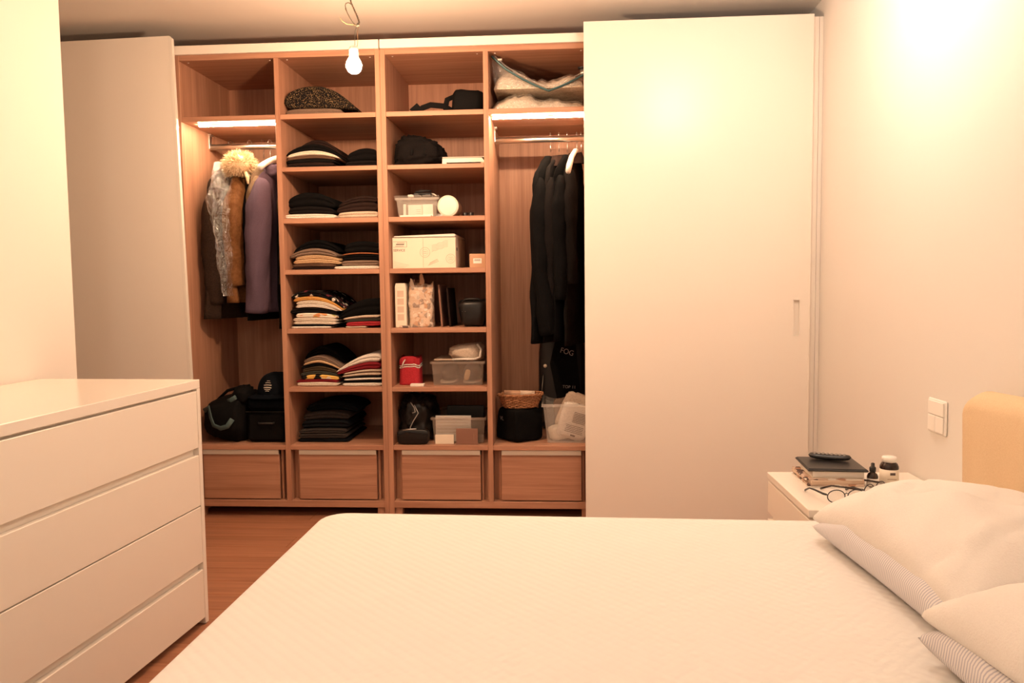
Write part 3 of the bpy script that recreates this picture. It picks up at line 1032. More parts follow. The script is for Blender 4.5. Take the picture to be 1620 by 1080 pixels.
pile('E', 'left', pE, [(TS, 'white', 'white_c', 460, 524, 3, -.004), (TS, 'black', 'black', 461, 532, 3, 0), (TS, 'yellowish white', 'cream', 464, 532, 5, 0), (TS, 'cream', 'cream', 463, 532, 6, -.003), (TS, 'white printed', 'print_light', 468, 533, 7, -.002), (TS, 'black', 'black2', 459, 533, 9, .006),
                       (TS, 'white', 'white_c', 468, 535, 5, .0), (TS, 'creamy white', 'cream', 469, 541, 6, -.001), (TS, 'orange', 'orange', 465, 543, 6, .0), (TS, 'black white printed', 'print_dark', 461, 543, 10, .006)], .045, .34, .86, .55, -.25, 2.2)
pile('E', 'right', pE, [(TS, 'dusty pink', 'beige', 546, 580, 3, .0), (TS, 'bright red', 'red', 547, 602, 7, -.003), (TS, 'dark grey green', 'grey_green', 546, 602, 6, .006), (TS, 'pale beige', 'beige', 543, 600, 4, .0), (SW, 'bulky black', 'black', 536, 602, 26, .02)], .045, .34, .5, 1.0, .6)
pF = 'on the sixth clothes shelf'
pile('F', 'left', pF, [(TS, 'cream', 'cream', 469, 535, 6, -.004), (TS, 'dark red', 'maroon', 468, 535, 5, 0), (TS, 'yellow black printed', 'print_yellow', 477, 536, 7, .0), (TS, 'dark olive', 'grey_green', 475, 536, 6, .004), (TS, 'olive brown', 'olive', 478, 534, 8, .004), (TS, 'black', 'black', 477, 535, 5, .006), (TS, 'tan', 'tan', 480, 538, 4, .0), (SW, 'grey brown', 'grey_brown', 481, 541, 7, .01), (SW, 'black', 'black', 483, 545, 14, .08)], .05, .34, .62, .45, -.08, 1.7)
pile('F', 'right', pF, [(TS, 'white', 'white_c', 541, 604, 5, -.004), (TS, 'black', 'black', 542, 604, 5, 0), (TS, 'white', 'white_c', 544, 604, 3, -.001), (TS, 'black', 'black2', 545, 604, 4, .002), (TS, 'striped beige', 'beige', 541, 604, 4, .0), (TS, 'thin brown', 'brown', 543, 604, 2, .003), (TS, 'pale grey', 'beige', 543, 604, 3, .0), (SW, 'maroon', 'maroon', 533, 602, 12, .0), (SW, 'soft white', 'white_c', 532, 603, 13, .002)], .045, .34, .45, 1.0, .55, 1.6, flat0=.25)
pG = 'above the drawer'
pile('G', 'jeans', pG, [(JN, 'black', 'jean_dark', 471, 552, 6, .004), (JN, 'stitched grey', 'jean', 472, 549, 8, .0), (JN, 'worn grey brown', 'jean', 473, 548, 8, .004), (JN, 'navy black', 'jean_dark', 478, 553, 14, .02), (JN, 'faded brown', 'jean', 481, 553, 12, .03), (JN, 'soft black', 'jean_dark', 486, 568, 14, .09)], .07, .36, .85, .8)


# ================================================================== HANGING CLOTHES
def hanger(label, x, y, rot, zrod, m='metal', bar=None, hook_top=0.0):
    t = thing('clothes_hanger', label, 'hanger', (x, y, zrod), rot, 'hangers on the wardrobe rods')
    R = .021
    pts = [(0, -R * math.cos(a), .004 + R * .75 * math.sin(a) + .0) for a in [PI * k / 10 for k in range(-1, 11)]]
    pts = pts[::-1]
    pts = pts[::-1] + []
    tail = [(0, R * .9, -.012), (0, R * .45, -.03), (0, .0, -.042), (0, 0, -.075)]
    MB().tube(pts + tail, .0017, 6).build('hook', m, t, True)
    if bar:
        prof = []
        for k in range(-9, 10):
            s = k / 9
            prof.append((0, s * .195, -.075 - .075 * abs(s) ** 1.5))
        MB().tube(prof, [.006 + .009 * (1 - abs(k) / 9) ** .5 + .008 * (abs(k) / 9) ** 2 for k in range(-9, 10)], 10, flat=1.0).build('arms', bar, t, True)
    return t


def coat(name, label, cat, m, x, ztop, length, ry, rx, rot, y=.30, seed=0, sleeve=.55, lean=0.0, flare=1.15, neck=.05, slope=.13, sl_m=None, folds=.10, sleeve_bend=0.0, group='clothes on hangers', collar=None, front=.0, sleeve_r=.052, drop=.72):
    t = thing(name, label, cat, (x, y, ztop - length), rot, group)
    rnd = random.Random(seed)
    ph = [rnd.uniform(0, 6.28) for _ in range(4)]
    def f(u, v):
        w = u * 2 * PI
        d = v * length
        k = min(1, d / slope)
        wy = neck + (ry - neck) * (1 - (1 - k) ** 1.7)
        tt = max(0, (d - slope) / (length - slope))
        wy *= 1 + (flare - 1) * tt
        wx = .018 + (rx - .018) * min(1, (d / .22)) ** .7
        cs, sn = math.cos(w), math.sin(w)
        px = wx * math.copysign(abs(cs) ** .8, cs)
        py = wy * math.copysign(abs(sn) ** .9, sn)
        fo = folds * (.25 + .75 * tt)
        px += rx * fo * 2.2 * (math.sin(py * 42 + ph[0] + 1.5 * math.sin(d * 5 + ph[1])) + .6 * math.sin(py * 75 + ph[2])) * (1 if cs > 0 else -.7) * min(1, abs(cs) * 2)
        px += .014 * noise.noise((py * 9 + seed, d * 4, seed + (3 if cs > 0 else 0))) + .007 * noise.noise((py * 26 + seed, d * 7, seed))
        return (px + lean * d, py, length - d)
    mb = MB().grid(f, 44, 30, cu=True)
    ring = [i * 30 + 29 for i in range(44)]
    mb.f.append(tuple(ring)); mb.f.append(tuple(i * 30 for i in range(44)))
    mb.crumple(.006, 14, seed + 7)
    mb.build('body', m, t, True)
    if sleeve:
        pts, rr = [], []
        nS = 30
        for k in range(nS):
            s = k / (nS - 1)
            yy = -ry + .045 - .055 * math.sin(min(1, s * 2.2) * PI / 2) + .03 * s + front
            zz = length - slope * drop - sleeve * s
            xx = lean * (slope + sleeve * s) + .014 + sleeve_bend * s * s + .008 * noise.noise((s * 4, seed, 0))
            pts.append((xx, yy, zz))
            rr.append((sleeve_r - .012 * s) * (.30 + .70 * min(1, s * 4.5) ** .6) * (1 + .12 * noise.noise((s * 9, seed, 4))))
        MB().tube(pts, rr, 24, flat=.85, up=(1, 0, 0)).crumple(.010, 17, seed).build('sleeve', sl_m or m, t, True)
    if collar:
        def fc(u, v):
            w = u * 2 * PI
            r0 = (neck + .012) + .02 * v
            z = length - .005 - .055 * v + .012 * math.sin(w)
            return (.030 * math.cos(w) * (1 + .7 * v), r0 * math.sin(w) * (1 + .2 * v), z + .02)
        MB().grid(fc, 26, 6, cu=True).build('collar', collar, t, True)
    return t


ROD = 1.862
ZT = ROD - .085
# --- left bay
cl = 'coats on hangers in the left bay'
coat('tweed_coat', 'dark brown tweed coat hanging next to the side panel', 'coat', 'tweed', -.855, ZT - .01, .79, .20, .044, math.radians(-13), seed=3, sleeve=.62, lean=-.03, group=cl, sleeve_r=.060, front=.01)
jk = coat('parka', 'brown parka with a pale fur trimmed hood', 'jacket', 'jacket_brown', -.755, ZT - .02, .70, .20, .046, math.radians(-9), seed=5, sleeve=.52, group=cl, folds=.13, sleeve_r=.066, lean=-.01)
coat('black_jacket', 'black jacket squeezed between the brown parka and grey coat', 'jacket', 'black', -.690, ZT - .03, .78, .18, .016, math.radians(-8), seed=8, sleeve=.56, group=cl)
coat('wool_coat', 'grey brown wool coat behind the purple coat', 'coat', 'coat_grey', -.655, ZT, .66, .205, .020, math.radians(-9), seed=9, sleeve=.50, group=cl, lean=-.02, sleeve_r=.045)
coat('raincoat', 'purple hooded raincoat in the middle of the left bay', 'coat', 'purple', -.610, ZT - .015, .755, .212, .050, math.radians(-10), seed=12, sleeve=.66, group=cl, folds=.12, lean=-.02, collar='purple', sleeve_r=.074, sleeve_bend=-.03, front=-.012)
hd = [o for o in bpy.data.objects if o.name == 'raincoat'][0]
MB().blob((.012, -.055, .755 - .050), (.040, .085, .042), (.8, .8), 26, 16, .22, 4, 5, flat=False).crumple(.008, 22, 3).build('hood', 'purple', hd, True)
coat('dark_jacket', 'black jacket showing under the hem of the purple raincoat', 'jacket', 'black2', -.562, ZT - .02, .835, .16, .014, math.radians(-4), seed=14, sleeve=0, group=cl, y=.32)
coat('tweed_jacket', 'olive brown tweed jacket at the right end of the left rod', 'jacket', 'tweed_light', -.535, ZT - .03, .60, .20, .022, 0, seed=15, sleeve=.52, group=cl, sleeve_r=.034, front=.0, lean=-.005)
coat('long_trousers', 'long black trousers hanging behind the tweed jacket', 'trousers', 'black', -.530, ZT - .05, .93, .10, .022, 0, seed=16, sleeve=0, group=cl, y=.36)
for k, (hx, hb, lab, hr) in enumerate(((-.862, None, 'hanger of the tweed coat next to the side panel', -13), (-.762, None, 'hanger carrying the brown parka', -7), (-.690, None, 'hanger of the black jacket beside the parka', -4), (-.655, None, 'hanger of the grey brown wool coat', -6),
                                       (-.598, 'plate', 'white hanger under the purple raincoat', -12), (-.555, None, 'hanger beside the purple raincoat at its right', -6), (-.530, None, 'rightmost hanger on the left rod', 0))):
    hanger(lab, hx, .30, math.radians(hr), ROD + .012, 'metal' if k % 2 else 'dark_metal', hb)

# fur trim of the parka hood
fu = thing('fur_trim', 'fluffy pale fur trim lying on the parka shoulders', 'fur trim', (-.762, .17, ROD - .120))
FR = (.066, .085, .056)
MB().blob((0, 0, .0), FR, (.9, .9), 24, 14, .12, 5, 4, flat=False).build('core', 'fur', fu, True)
rnd = random.Random(4)
mb = MB()
for k in range(2600):
    a, b = rnd.uniform(0, 2 * PI), math.asin(rnd.uniform(-.75, 1))
    d = Vector((math.cos(a) * math.cos(b), math.sin(a) * math.cos(b), math.sin(b)))
    p = Vector((d.x * FR[0], d.y * FR[1], d.z * FR[2])) * .94
    L = rnd.uniform(.020, .042)
    q = p + (d + Vector((rnd.uniform(-.5, .5), rnd.uniform(-.5, .2), rnd.uniform(-.75, .2)))).normalized() * L
    s = d.cross(Vector((rnd.uniform(-1, 1), rnd.uniform(-1, 1), rnd.uniform(-1, 1)))).normalized() * .0014
    mid = p.lerp(q, .55) + Vector((0, 0, .003))
    mb.add([p - s, p + s, mid + s * .8, mid - s * .8, q], [(0, 1, 2, 3), (3, 2, 4)])
o = mb.build('hair', 'fur', fu)
o['kind'] = 'stuff'
MB().tube([(.05, -.06, -.04), (.066, -.075, -.07), (.07, -.08, -.10)], [.008, .010, .005], 8).build('tail', 'fur', fu, True)

# dry-cleaning film over the left coats
def film(u, v):
    d = v
    z = ROD - .11 - .66 * d
    wid = .070 * (1 - .25 * d) * min(1, .35 + 3 * d) * (1 - .62 * max(0, (d - .35) / .65))
    w = (u - .5) * PI * 1.15
    x = -.842 + .050 * d + wid * math.sin(w) + .018 * noise.noise((u * 5, d * 9, 1)) + .008 * noise.noise((u * 14, d * 22, 2))
    yy = .075 - .075 * min(1, d * 4) + .10 * (1 - math.cos(w)) + .024 * noise.noise((u * 6, d * 10, 7)) + .012 * noise.noise((u * 16, d * 24, 9))
    return (x + .822, yy - .06, z - (ROD - .77))


o = MB().grid(film, 34, 70).build('plastic_cover', 'film', None, False, (-.822, .06, ROD - .77))
tag(o, 'crinkled clear plastic cover over the coats beside the fur', 'plastic cover')

# --- right bay
cr = 'black clothes on hangers in the right bay'
coat('black_coat', 'black coat hanging leftmost on the right rod', 'coat', 'black', .795, ZT - .005, .93, .21, .036, math.radians(-20), seed=21, sleeve=.76, group=cr, lean=-.01, sleeve_bend=.05, sleeve_r=.058, folds=.06, slope=.16, drop=.8)
coat('black_coat', 'black coat second from the left on the right rod', 'coat', 'black2', .838, ZT - .01, .92, .20, .022, math.radians(-19), seed=22, sleeve=.64, slope=.15, drop=.8, group=cr, folds=.06, collar='dk_brown')
coat('black_dress', 'black garment third from the left on the right rod', 'garment', 'black', .880, ZT + .0, .92, .20, .020, math.radians(-18), seed=23, sleeve=.60, slope=.15, drop=.8, group=cr, folds=.06)
coat('black_blouse', 'black garment beside the white hanger on the right rod', 'garment', 'black2', .920, ZT, .95, .17, .018, math.radians(-17), seed=24, sleeve=.55, group=cr, folds=.06, collar='dk_brown')
for k, (hx, lab) in enumerate(((.795, 'hanger of the leftmost black coat on the right rod'), (.838, 'hanger of the second black coat on the right rod'), (.880, 'hanger of the third black garment on the right rod'), (.950, 'rightmost hanger beside the closed white door'))):
    hanger(lab, hx, .30, math.radians(-4), ROD + .012, 'metal', None)
wh = hanger('empty white hanger turned towards the room on the right rod', .928, .30, math.radians(-8), ROD + .012, 'metal', None)
MB().tube([(0, .17, -.150), (0, .10, -.105), (0, 0, -.072), (0, -.08, -.088), (-.008, -.14, -.125), (-.014, -.19, -.175), (-.016, -.215, -.205)], [.011, .010, .009, .010, .012, .014, .012], 12, flat=1.35).build('arms', 'plate', wh, True)

# ================================================================== LEFT BAY, FLOOR OF THE BAY
G = SHELF['G'][1] + .0006
sc = thing('suitcase', 'plain black fabric suitcase lying in the left bay', 'suitcase', (-.628, .06, G))
part(sc, 'body', 'nylon', -.105, .105, .0, .42, 0, .155, .02)
part(sc, 'lid', 'nylon_navy', -.103, .105, .006, .42, .157, .225, .02)
MB().tube([(-.104, -.001, .156), (.104, -.001, .156)], .0025, 6).build('zipper', 'black_plastic', sc)
MB().tube([(-.04, .0, .10), (-.035, -.014, .10), (.035, -.014, .10), (.04, .0, .10)], .005, 6).build('handle', 'black_rubber', sc, True)
db = thing('duffel_bag', 'black sports bag with a curved teal strap in the left bay', 'bag', (-.850, .22, G))
MB().blob((0, 0, .115), (.112, .19, .115), (.45, .6), 32, 20, .05, 4, 6, fn=lambda p: (p.x, p.y, p.z * (1 + p.x * 1.9))).build('body', 'nylon', db, True)
MB().tube([(-.085, -.182, .165), (-.055, -.197, .185), (-.045, -.202, .135), (-.030, -.204, .095), (.005, -.204, .080), (.040, -.204, .090), (.065, -.20, .125)], .013, 10, flat=.3, up=(0, 1, 0)).build('strap', 'teal_strap', db, True)
MB().tube([(.02, -.15, .205), (.045, -.165, .215), (.075, -.17, .232)], .012, 10, flat=.35, up=(0, 1, 0)).build('strap', 'teal_strap', db, True)
MB().tube([(-.08, -.03, .20), (-.03, -.03, .245), (.04, -.03, .265), (.09, -.03, .245)], .008, 8).build('handle', 'nylon', db, True)
MB().blob((.085, -.10, .235), (.050, .06, .045), (.8, .8), 20, 12, .25, 6, 3, flat=False).build('side_pouch', 'nylon', db, True)
cap = thing('baseball_cap', 'dark navy cap with a white emblem on top of the suitcase', 'cap', (-.610, .17, G + .2262), math.radians(-8))
def capf(u, v):
    w = u * 2 * PI; b = v * PI / 2
    r = .095 * math.cos(b) ** .75
    return (r * math.cos(w), r * 1.05 * math.sin(w), .012 + .105 * math.sin(b) ** .9 + .003 * noise.noise((math.cos(w) * 2, math.sin(w) * 2, b)))
MB().grid(capf, 30, 12, cu=True).build('crown', 'nylon_navy', cap, True)
def brim(u, v):
    w = PI + u * PI
    r = .093 + .065 * v * math.sin(u * PI) ** .6
    return (r * math.cos(w), r * 1.05 * math.sin(w) - .0, .013 - .010 * v * math.sin(u * PI) - .004 * abs(math.cos(w)))
bm_ = MB().grid(brim, 24, 6); bm_.grid(lambda u, v: tuple(Vector(brim(u, v)) - Vector((0, 0, .003))), 24, 6)
bm_.build('brim', 'nylon_navy', cap, True)
em = MB()
for (zz, wd, hh) in ((.082, .010, .004), (.073, .016, .005), (.062, .022, .006), (.050, .022, .008), (.041, .016, .005), (.033, .010, .004)):
    pts = []
    for k in range(9):
        a = -PI / 2 + (k / 8 - .5) * 2 * wd / .095
        b = math.asin(min(1, (zz - .012) / .105) ** (1 / .9))
        r = .0965 * math.cos(b) ** .75
        pts.append((r * math.cos(a), r * 1.05 * math.sin(a), zz - .35 * hh * (abs(k - 4) / 4) ** 2))
    em.tube(pts, hh * .40, 6, flat=.25, up=(0, 1, 0))
em.build('emblem', 'white_ink', cap, True)
MB().blob((-.088, .02, .032), (.018, .03, .03), (.8, .8), 12, 8, .1, flat=False).build('mesh_panel', 'cream', cap, True)

# ================================================================== BOX COLUMN (bay 3)
def sx(u, v, Y): return at(u, v, Y=Y).x
def sz(u, v, Y): return at(u, v, Y=Y).z
ZA, ZB, ZC, ZD, ZE, ZF = [SHELF[k][1] + .0006 for k in 'ABCDEF']
# top: camera bag with straps
bg = thing('shoulder_bag', 'small black shoulder bag with loose straps on the top shelf', 'bag', (.385, .19, ZA))
MB().blob((.015, 0, .060), (.078, .10, .060), (.35, .4), 32, 18, .05, 4, 2, fn=lambda p: (p.x + p.z * .10, p.y, p.z * (1 - p.x * 1.6))).build('body', 'nylon', bg, True)
MB().tube([(-.075, -.06, .004), (-.095, -.07, .035), (-.085, -.07, .075), (-.060, -.06, .088), (-.045, -.05, .070)], .014, 10, flat=.22, up=(0, 1, 0)).build('strap', 'nylon', bg, True)
MB().tube([(-.050, -.09, .012), (-.10, -.10, .038), (-.16, -.11, .043), (-.20, -.11, .030), (-.225, -.10, .006)], .014, 10, flat=.22, up=(0, 1, 0)).build('strap', 'nylon', bg, True)
MB().prism([(-.262, .022), (-.225, .052), (-.195, .020), (-.225, .002)], 'y', -.118, -.106).build('buckle', 'nylon', bg)
# second: dark rucksack and a white tray box
rk = thing('rucksack', 'dark rucksack slumped on the second box shelf', 'bag', (.152, .22, ZB))
MB().blob((0, 0, .072), (.112, .15, .072), (.65, .6), 52, 32, .17, 4, 9, fn=lambda p: (p.x * (1.08 - .25 * p.z / .09), p.y, p.z * (1 - p.x * 2.6) + (.012 if p.z > 0 else 0))).build('body', 'black2', rk, True)
for s in (-.035, .03):
    MB().tube([(s, -.085, .150), (s + .008, -.118, .120), (s + .012, -.140, .085), (s + .010, -.148, .045)], .008, 8, flat=.4, up=(0, 1, 0)).build('strap', 'nylon', rk, True)
tr = thing('open_box', 'shallow white open cardboard box beside the dark rucksack', 'box', (.380, .09, ZB))
w_, h_ = .105, .040
part(tr, 'side', 'paper', -w_, -w_ + .003, 0, .2, 0, h_)
part(tr, 'side', 'paper', w_ - .003, w_, 0, .2, 0, h_)
part(tr, 'back', 'paper', -w_, w_, .197, .2, 0, h_)
part(tr, 'bottom', 'paper_tan', -w_, w_, 0, .2, 0, .003)
part(tr, 'lid_flap', 'paper', -w_ + .002, w_ - .002, -.012, .19, h_, h_ + .003)
MB().prism([(-w_, .018), (w_, .018), (w_ - .02, h_ + .002), (-w_ + .006, h_ + .002)], 'y', -.004, -.001).build('front_flap', 'paper', tr)
part(tr, 'corner_post', 'paper', -w_, -w_ + .022, -.004, -.001, 0, .018)
part(tr, 'corner_post', 'paper_tan', w_ - .022, w_, -.004, -.001, 0, .018)
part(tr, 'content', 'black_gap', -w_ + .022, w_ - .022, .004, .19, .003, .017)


def tub(label, x, y, z, w, d, h, taper=.86, m='clear', rim=.012, group='clear plastic storage boxes', rot=0.0, lid=None, wall=.0022):
    t = thing('plastic_box', label, 'plastic box', (x, y, z), rot, group)
    b = w / 2 * taper
    T_ = w / 2
    dd = d * (1 - taper) / 2
    mb = MB()
    def ring(k, ins): return [(-(b + (T_ - b) * k) + ins, dd * (1 - k) + ins, h * k), ((b + (T_ - b) * k) - ins, dd * (1 - k) + ins, h * k), ((b + (T_ - b) * k) - ins, d - dd * (1 - k) - ins, h * k), (-(b + (T_ - b) * k) + ins, d - dd * (1 - k) - ins, h * k)]
    V = ring(0, 0) + ring(1, 0) + ring(1, wall) + [(x_, y_, z_ + wall) for x_, y_, z_ in ring(0, wall)]
    F = [(0, 3, 2, 1)]
    for r_ in range(3):
        for k in range(4):
            F.append((r_ * 4 + k, r_ * 4 + (k + 1) % 4, (r_ + 1) * 4 + (k + 1) % 4, (r_ + 1) * 4 + k))
    F.append((12, 13, 14, 15))
    mb.add(V, F).build('shell', m, t)
    rb = MB()
    for (x0, x1, y0, y1) in ((-T_ - rim * .5, T_ + rim * .5, -rim * .5, 0), (-T_ - rim * .5, T_ + rim * .5, d, d + rim * .5), (-T_ - rim * .5, -T_, 0, d), (T_, T_ + rim * .5, 0, d)):
        rb.box(x0, x1, y0, y1, h - rim, h, .001)
    rb.build('rim', m, t)
    if lid:
        MB().box(-T_ - .008, T_ + .008, -.008, d + .008, h + .0005, h + .009, .003).build('lid', lid, t)
    return t


# third: clear box with white cartons
t = tub('small clear plastic box with white lid and papers, third box shelf', .150, .075, ZC, .205, .26, .098, .9, 'clear', lid='clear')
for (lab, x0, x1, y0, y1, z0, z1, m) in (('white carton standing left inside the clear box', .075, .088, .11, .20, .004, .070, 'paper'), ('white printed carton in the middle of the clear box', .100, .170, .105, .20, .004, .066, 'paper'), ('white carton at the right inside the clear box', .174, .226, .088, .19, .004, .066, 'paper')):
    o = MB().box(-(x1 - x0) / 2, (x1 - x0) / 2, 0, y1 - y0, 0, z1 - z0, .001).build('carton', m, None, False, ((x0 + x1) / 2, y0, ZC + z0))
    tag(o, lab, 'carton', 'cartons in the clear box')
    if 'middle' in lab:
        for k in range(4): MB().box(.005, .027, -.0006, -.0002, .010 + k * .009, .012 + k * .009).build('print', 'ink_light', o)
slab('envelope', 'white envelope lying flat in front of the clear box', 'envelope', 'paper', (.152, .045), .150, .05, ZC, .008, 0, .001)
cb = thing('cable_bundle', 'black cable bundle with plugs on the clear box lid', 'cable', (.165, .16, ZC + .1085))
pts = [(.045 * math.cos(k * .55) * (1 - k * .008), .022 * math.sin(k * .55) + .01, .006 + .0011 * k) for k in range(28)]
MB().tube(pts, .0045, 7).build('cord', 'black_rubber', cb, True)
MB().box(-.075, -.045, -.008, .008, 0, .013, .003).build('plug', 'paper', cb)
MB().box(-.045, -.008, -.012, .012, 0, .022, .004).build('adapter', 'black_plastic', cb)
MB().box(-.005, .045, -.012, .016, 0, .020, .006).build('adapter', 'black_plastic', cb)
MB().tube([(.045, 0, .016), (.058, -.004, .012), (.068, -.006, .004)], .003, 6).build('lead', 'paper', cb, True)
cy_ = thing('round_tin', 'round white tub lying on its side, lid facing the room', 'container', (.303, .062, ZC + .0525))
o = MB().lathe([(.0, 0), (.048, .0), (.0515, .002), (.0515, .020), (.049, .0205), (.049, .145), (.046, .148), (0, .148)], 34).build('body', 'card_light', cy_, True)
o.rotation_euler.x = -PI / 2
o = MB().lathe([(0, -.0012), (.043, -.0012), (.045, -.0004)], 34).build('lid_panel', 'paper', cy_, True)
o.rotation_euler.x = -PI / 2
for k, lab in enumerate(('small black lens cap next to the white round tub', 'small black lens cap nearest the column of coats')):
    q = thing('lens_cap', lab, 'lens cap', (.378 + k * .029, .13, ZC), 0, 'small black caps')
    MB().lathe([(.0, 0), (.0125, .0), (.0135, .002), (.0135, .024), (.012, .026), (0, .026)], 20).build('barrel', 'black_plastic', q, True)
    MB().lathe([(.0138, .006), (.0138, .010)], 20).build('ring', 'metal', q, True)

# fourth: big printed parcel and small carton
pc = thing('parcel', 'large pale parcel box printed with postmarks, fourth box shelf', 'box', (.1825, .06, ZD))
MB().box(-.155, .155, 0, .36, 0, .150, .002).build('carton', 'card_light', pc)
MB().prism([(-.148, .1515), (.152, .1515), (.156, .158), (.150, .1645), (-.140, .157)], 'y', -.006, .36).build('lid', 'paper', pc)
yy = -.0006
text_on(pc, 'lettering', 'SERVICE', .016, 'ink', (-.121, yy, .088), 0, squash=1.0)
fr = MB()
for (x0, x1, z0, z1) in ((-.150, -.083, .130, .1312), (-.150, -.083, .103, .1042), (-.0842, -.083, .103, .1312)): fr.box(x0, x1, yy - .0002, yy + .0004, z0, z1)
fr.build('printed_frame', 'ink', pc)
for (xa, xb, zz, hh) in ((-.132, -.094, .124, .0016), (-.136, -.096, .115, .0045), (-.140, -.098, .108, .0016)): MB().box(xa, xb, yy - .0002, yy + .0004, zz, zz + hh).build('print', 'ink', pc)
def ringm(c, r, w, tilt=0):
    mb = MB()
    n = 32
    V = []
    for k in range(n):
        a = 2 * PI * k / n
        for q in (r - w / 2, r + w / 2): V.append((c[0] + q * math.cos(a), yy, c[1] + q * math.sin(a)))
    mb.add(V, [(2 * k, 2 * k + 1, (2 * k + 3) % (2 * n), (2 * k + 2) % (2 * n)) for k in range(n)])
    return mb
for (c, r) in (((.005, .077), .024), ((.130, .045), .022)):
    ringm(c, r, .0016).build('postmark', 'ink_light', pc)
    ringm(c, r * .62, .001).build('postmark', 'ink_light', pc)
    for q in (-.005, .003): MB().box(c[0] - .008, c[0] + .009, yy - .0002, yy + .0004, c[1] + q, c[1] + q + .002).build('postmark', 'ink_light', pc)
for k in range(5):
    pts = [(.040 + q * .0065, yy, .080 + k * .007 + q * .0022 + .0025 * math.sin(q * 1.5)) for q in range(13)]
    MB().tube(pts, .0005, 4).build('postmark_wave', 'ink_light', pc)
for k in range(4):
    MB().tube([(-.150, yy, .034 - k * .008), (-.075 - k * .008, yy, .016 - k * .005)], .0005, 4).build('printed_line', 'ink_light', pc)
for k in range(3): MB().tube([(.020 + k * .004, yy, .014 + k * .006), (.072 - k * .003, yy, .034 + k * .005)], .0007, 4).build('printed_line', 'ink_light', pc)
MB().box(-.0045, -.0025, yy - .0002, yy + .0004, .004, .146).build('tape_edge', 'paper_tan', pc)
MB().box(.1551, .1556, .03, .06, .085, .10).build('side_print', 'ink', pc)
sb = thing('small_carton', 'small tan carton with a white barcode label beside the parcel', 'box', (.445, .04, ZD))
MB().box(-.0385, .0385, 0, .11, 0, .066, .001).build('carton', 'card', sb)
lb_ = MB().box(-.020, .020, -.0008, -.0001, .020, .044).build('label', 'paper', sb)
for k in range(9): MB().box(-.014 + k * .0032, -.0125 + k * .0032, -.0014, -.0009, .031, .040).build('bar', 'ink', lb_)

# fifth: narrow box, bag, boards, black bag
nb = thing('narrow_box', 'tall narrow cream box at the left of the fifth box shelf', 'box', (.066, .045, ZE))
MB().box(-.027, .027, 0, .20, 0, .196, .0015).build('carton', 'card_light', nb)
MB().prism([(-.027, .196), (.027, .196), (.022, .215), (-.022, .215)], 'y', 0.0, .20).build('top_flap', 'card_light', nb)
for k in range(4): MB().box(-.016, .016, -.0007, -.0001, .035 + k * .038, .065 + k * .038).build('print', 'paper_tan', nb)
slab('price_tag', 'small crumpled paper tag in front of the narrow cream box', 'tag', 'paper_print', (.088, .022), .05, .03, ZE, .010, .2, .003)
gb = thing('gift_bag', 'clear wrapped patterned paper bag with tied top', 'bag', (.160, .055, ZE))
def gbag(u, v):
    w = u * 2 * PI
    cs, sn = math.cos(w), math.sin(w)
    px = .058 * math.copysign(abs(cs) ** .35, cs) * (1 + .02 * v); py = .045 * math.copysign(abs(sn) ** .35, sn) + .045
    z = .195 * v
    if v > .85: z += .028 * abs(math.cos(w)) ** 2 * (v - .85) / .15; py = .045 + (py - .045) * (1 - .5 * (v - .85) / .15)
    k = .004 * noise.noise((px * 40, py * 40, z * 30))
    return (px + k, py + k, z)
mb = MB().grid(gbag, 36, 22, cu=True); mb.f.append(tuple(i * 22 for i in range(36))); mb.f.append(tuple(i * 22 + 21 for i in range(36)))
mb.build('paper', 'gift_paper', gb, True)
MB().grid(lambda u, v: tuple(Vector(gbag(u, v * .98)) * 1.02 + Vector((.004 * noise.noise((u * 30, v * 20, 3)), -.003 + .004 * noise.noise((u * 30, v * 20, 8)), 0))), 40, 30, cu=True).build('wrap', 'film', gb)
MB().prism([(-.008, .205), (.010, .175), (.018, .225), (.006, .262), (-.004, .258)], 'y', .03, .036).build('bow', 'card', gb)
MB().prism([(-.052, .20), (-.020, .168), (-.040, .232), (-.050, .240)], 'y', .02, .026).build('bow', 'paper_tan', gb)
for (x0, ln, m, lab) in ((.105, .235, 'card_brown', 'brown board standing behind the narrow cream box'), (.245, .205, 'card_brown', 'brown board leaning right of the wrapped bag'), (.285, .190, 'dk_brown', 'dark board leaning beside the brown board')):
    o = MB().box(-.004, .004, 0, .24, 0, ln, .001).build('board', m, None, False, (x0 + .016, .085, ZE))
    o.rotation_euler.y = math.radians(-4 if x0 > .2 else 1)
    tag(o, lab, 'board', 'boards between the bags')
bb = thing('handbag', 'black handbag at the right of the fifth box shelf', 'bag', (.412, .16, ZE))
MB().blob((0, 0, .066), (.070, .11, .066), (.4, .4), 30, 18, .05, 4, 12, fn=lambda p: (p.x * (1 + 3.0 * (p.z + .066)) * .78, p.y, p.z)).build('body', 'leather', bb, True)
MB().tube([(-.06, -.08, .11), (-.03, -.095, .135), (.03, -.095, .135), (.06, -.08, .11)], .006, 8).build('handle', 'leather', bb, True)
for s in (-.045, -.030): MB().lathe([(.0035, 0), (0, .002)], 8, (s, -.118, .075)).build('stud', 'metal', bb)

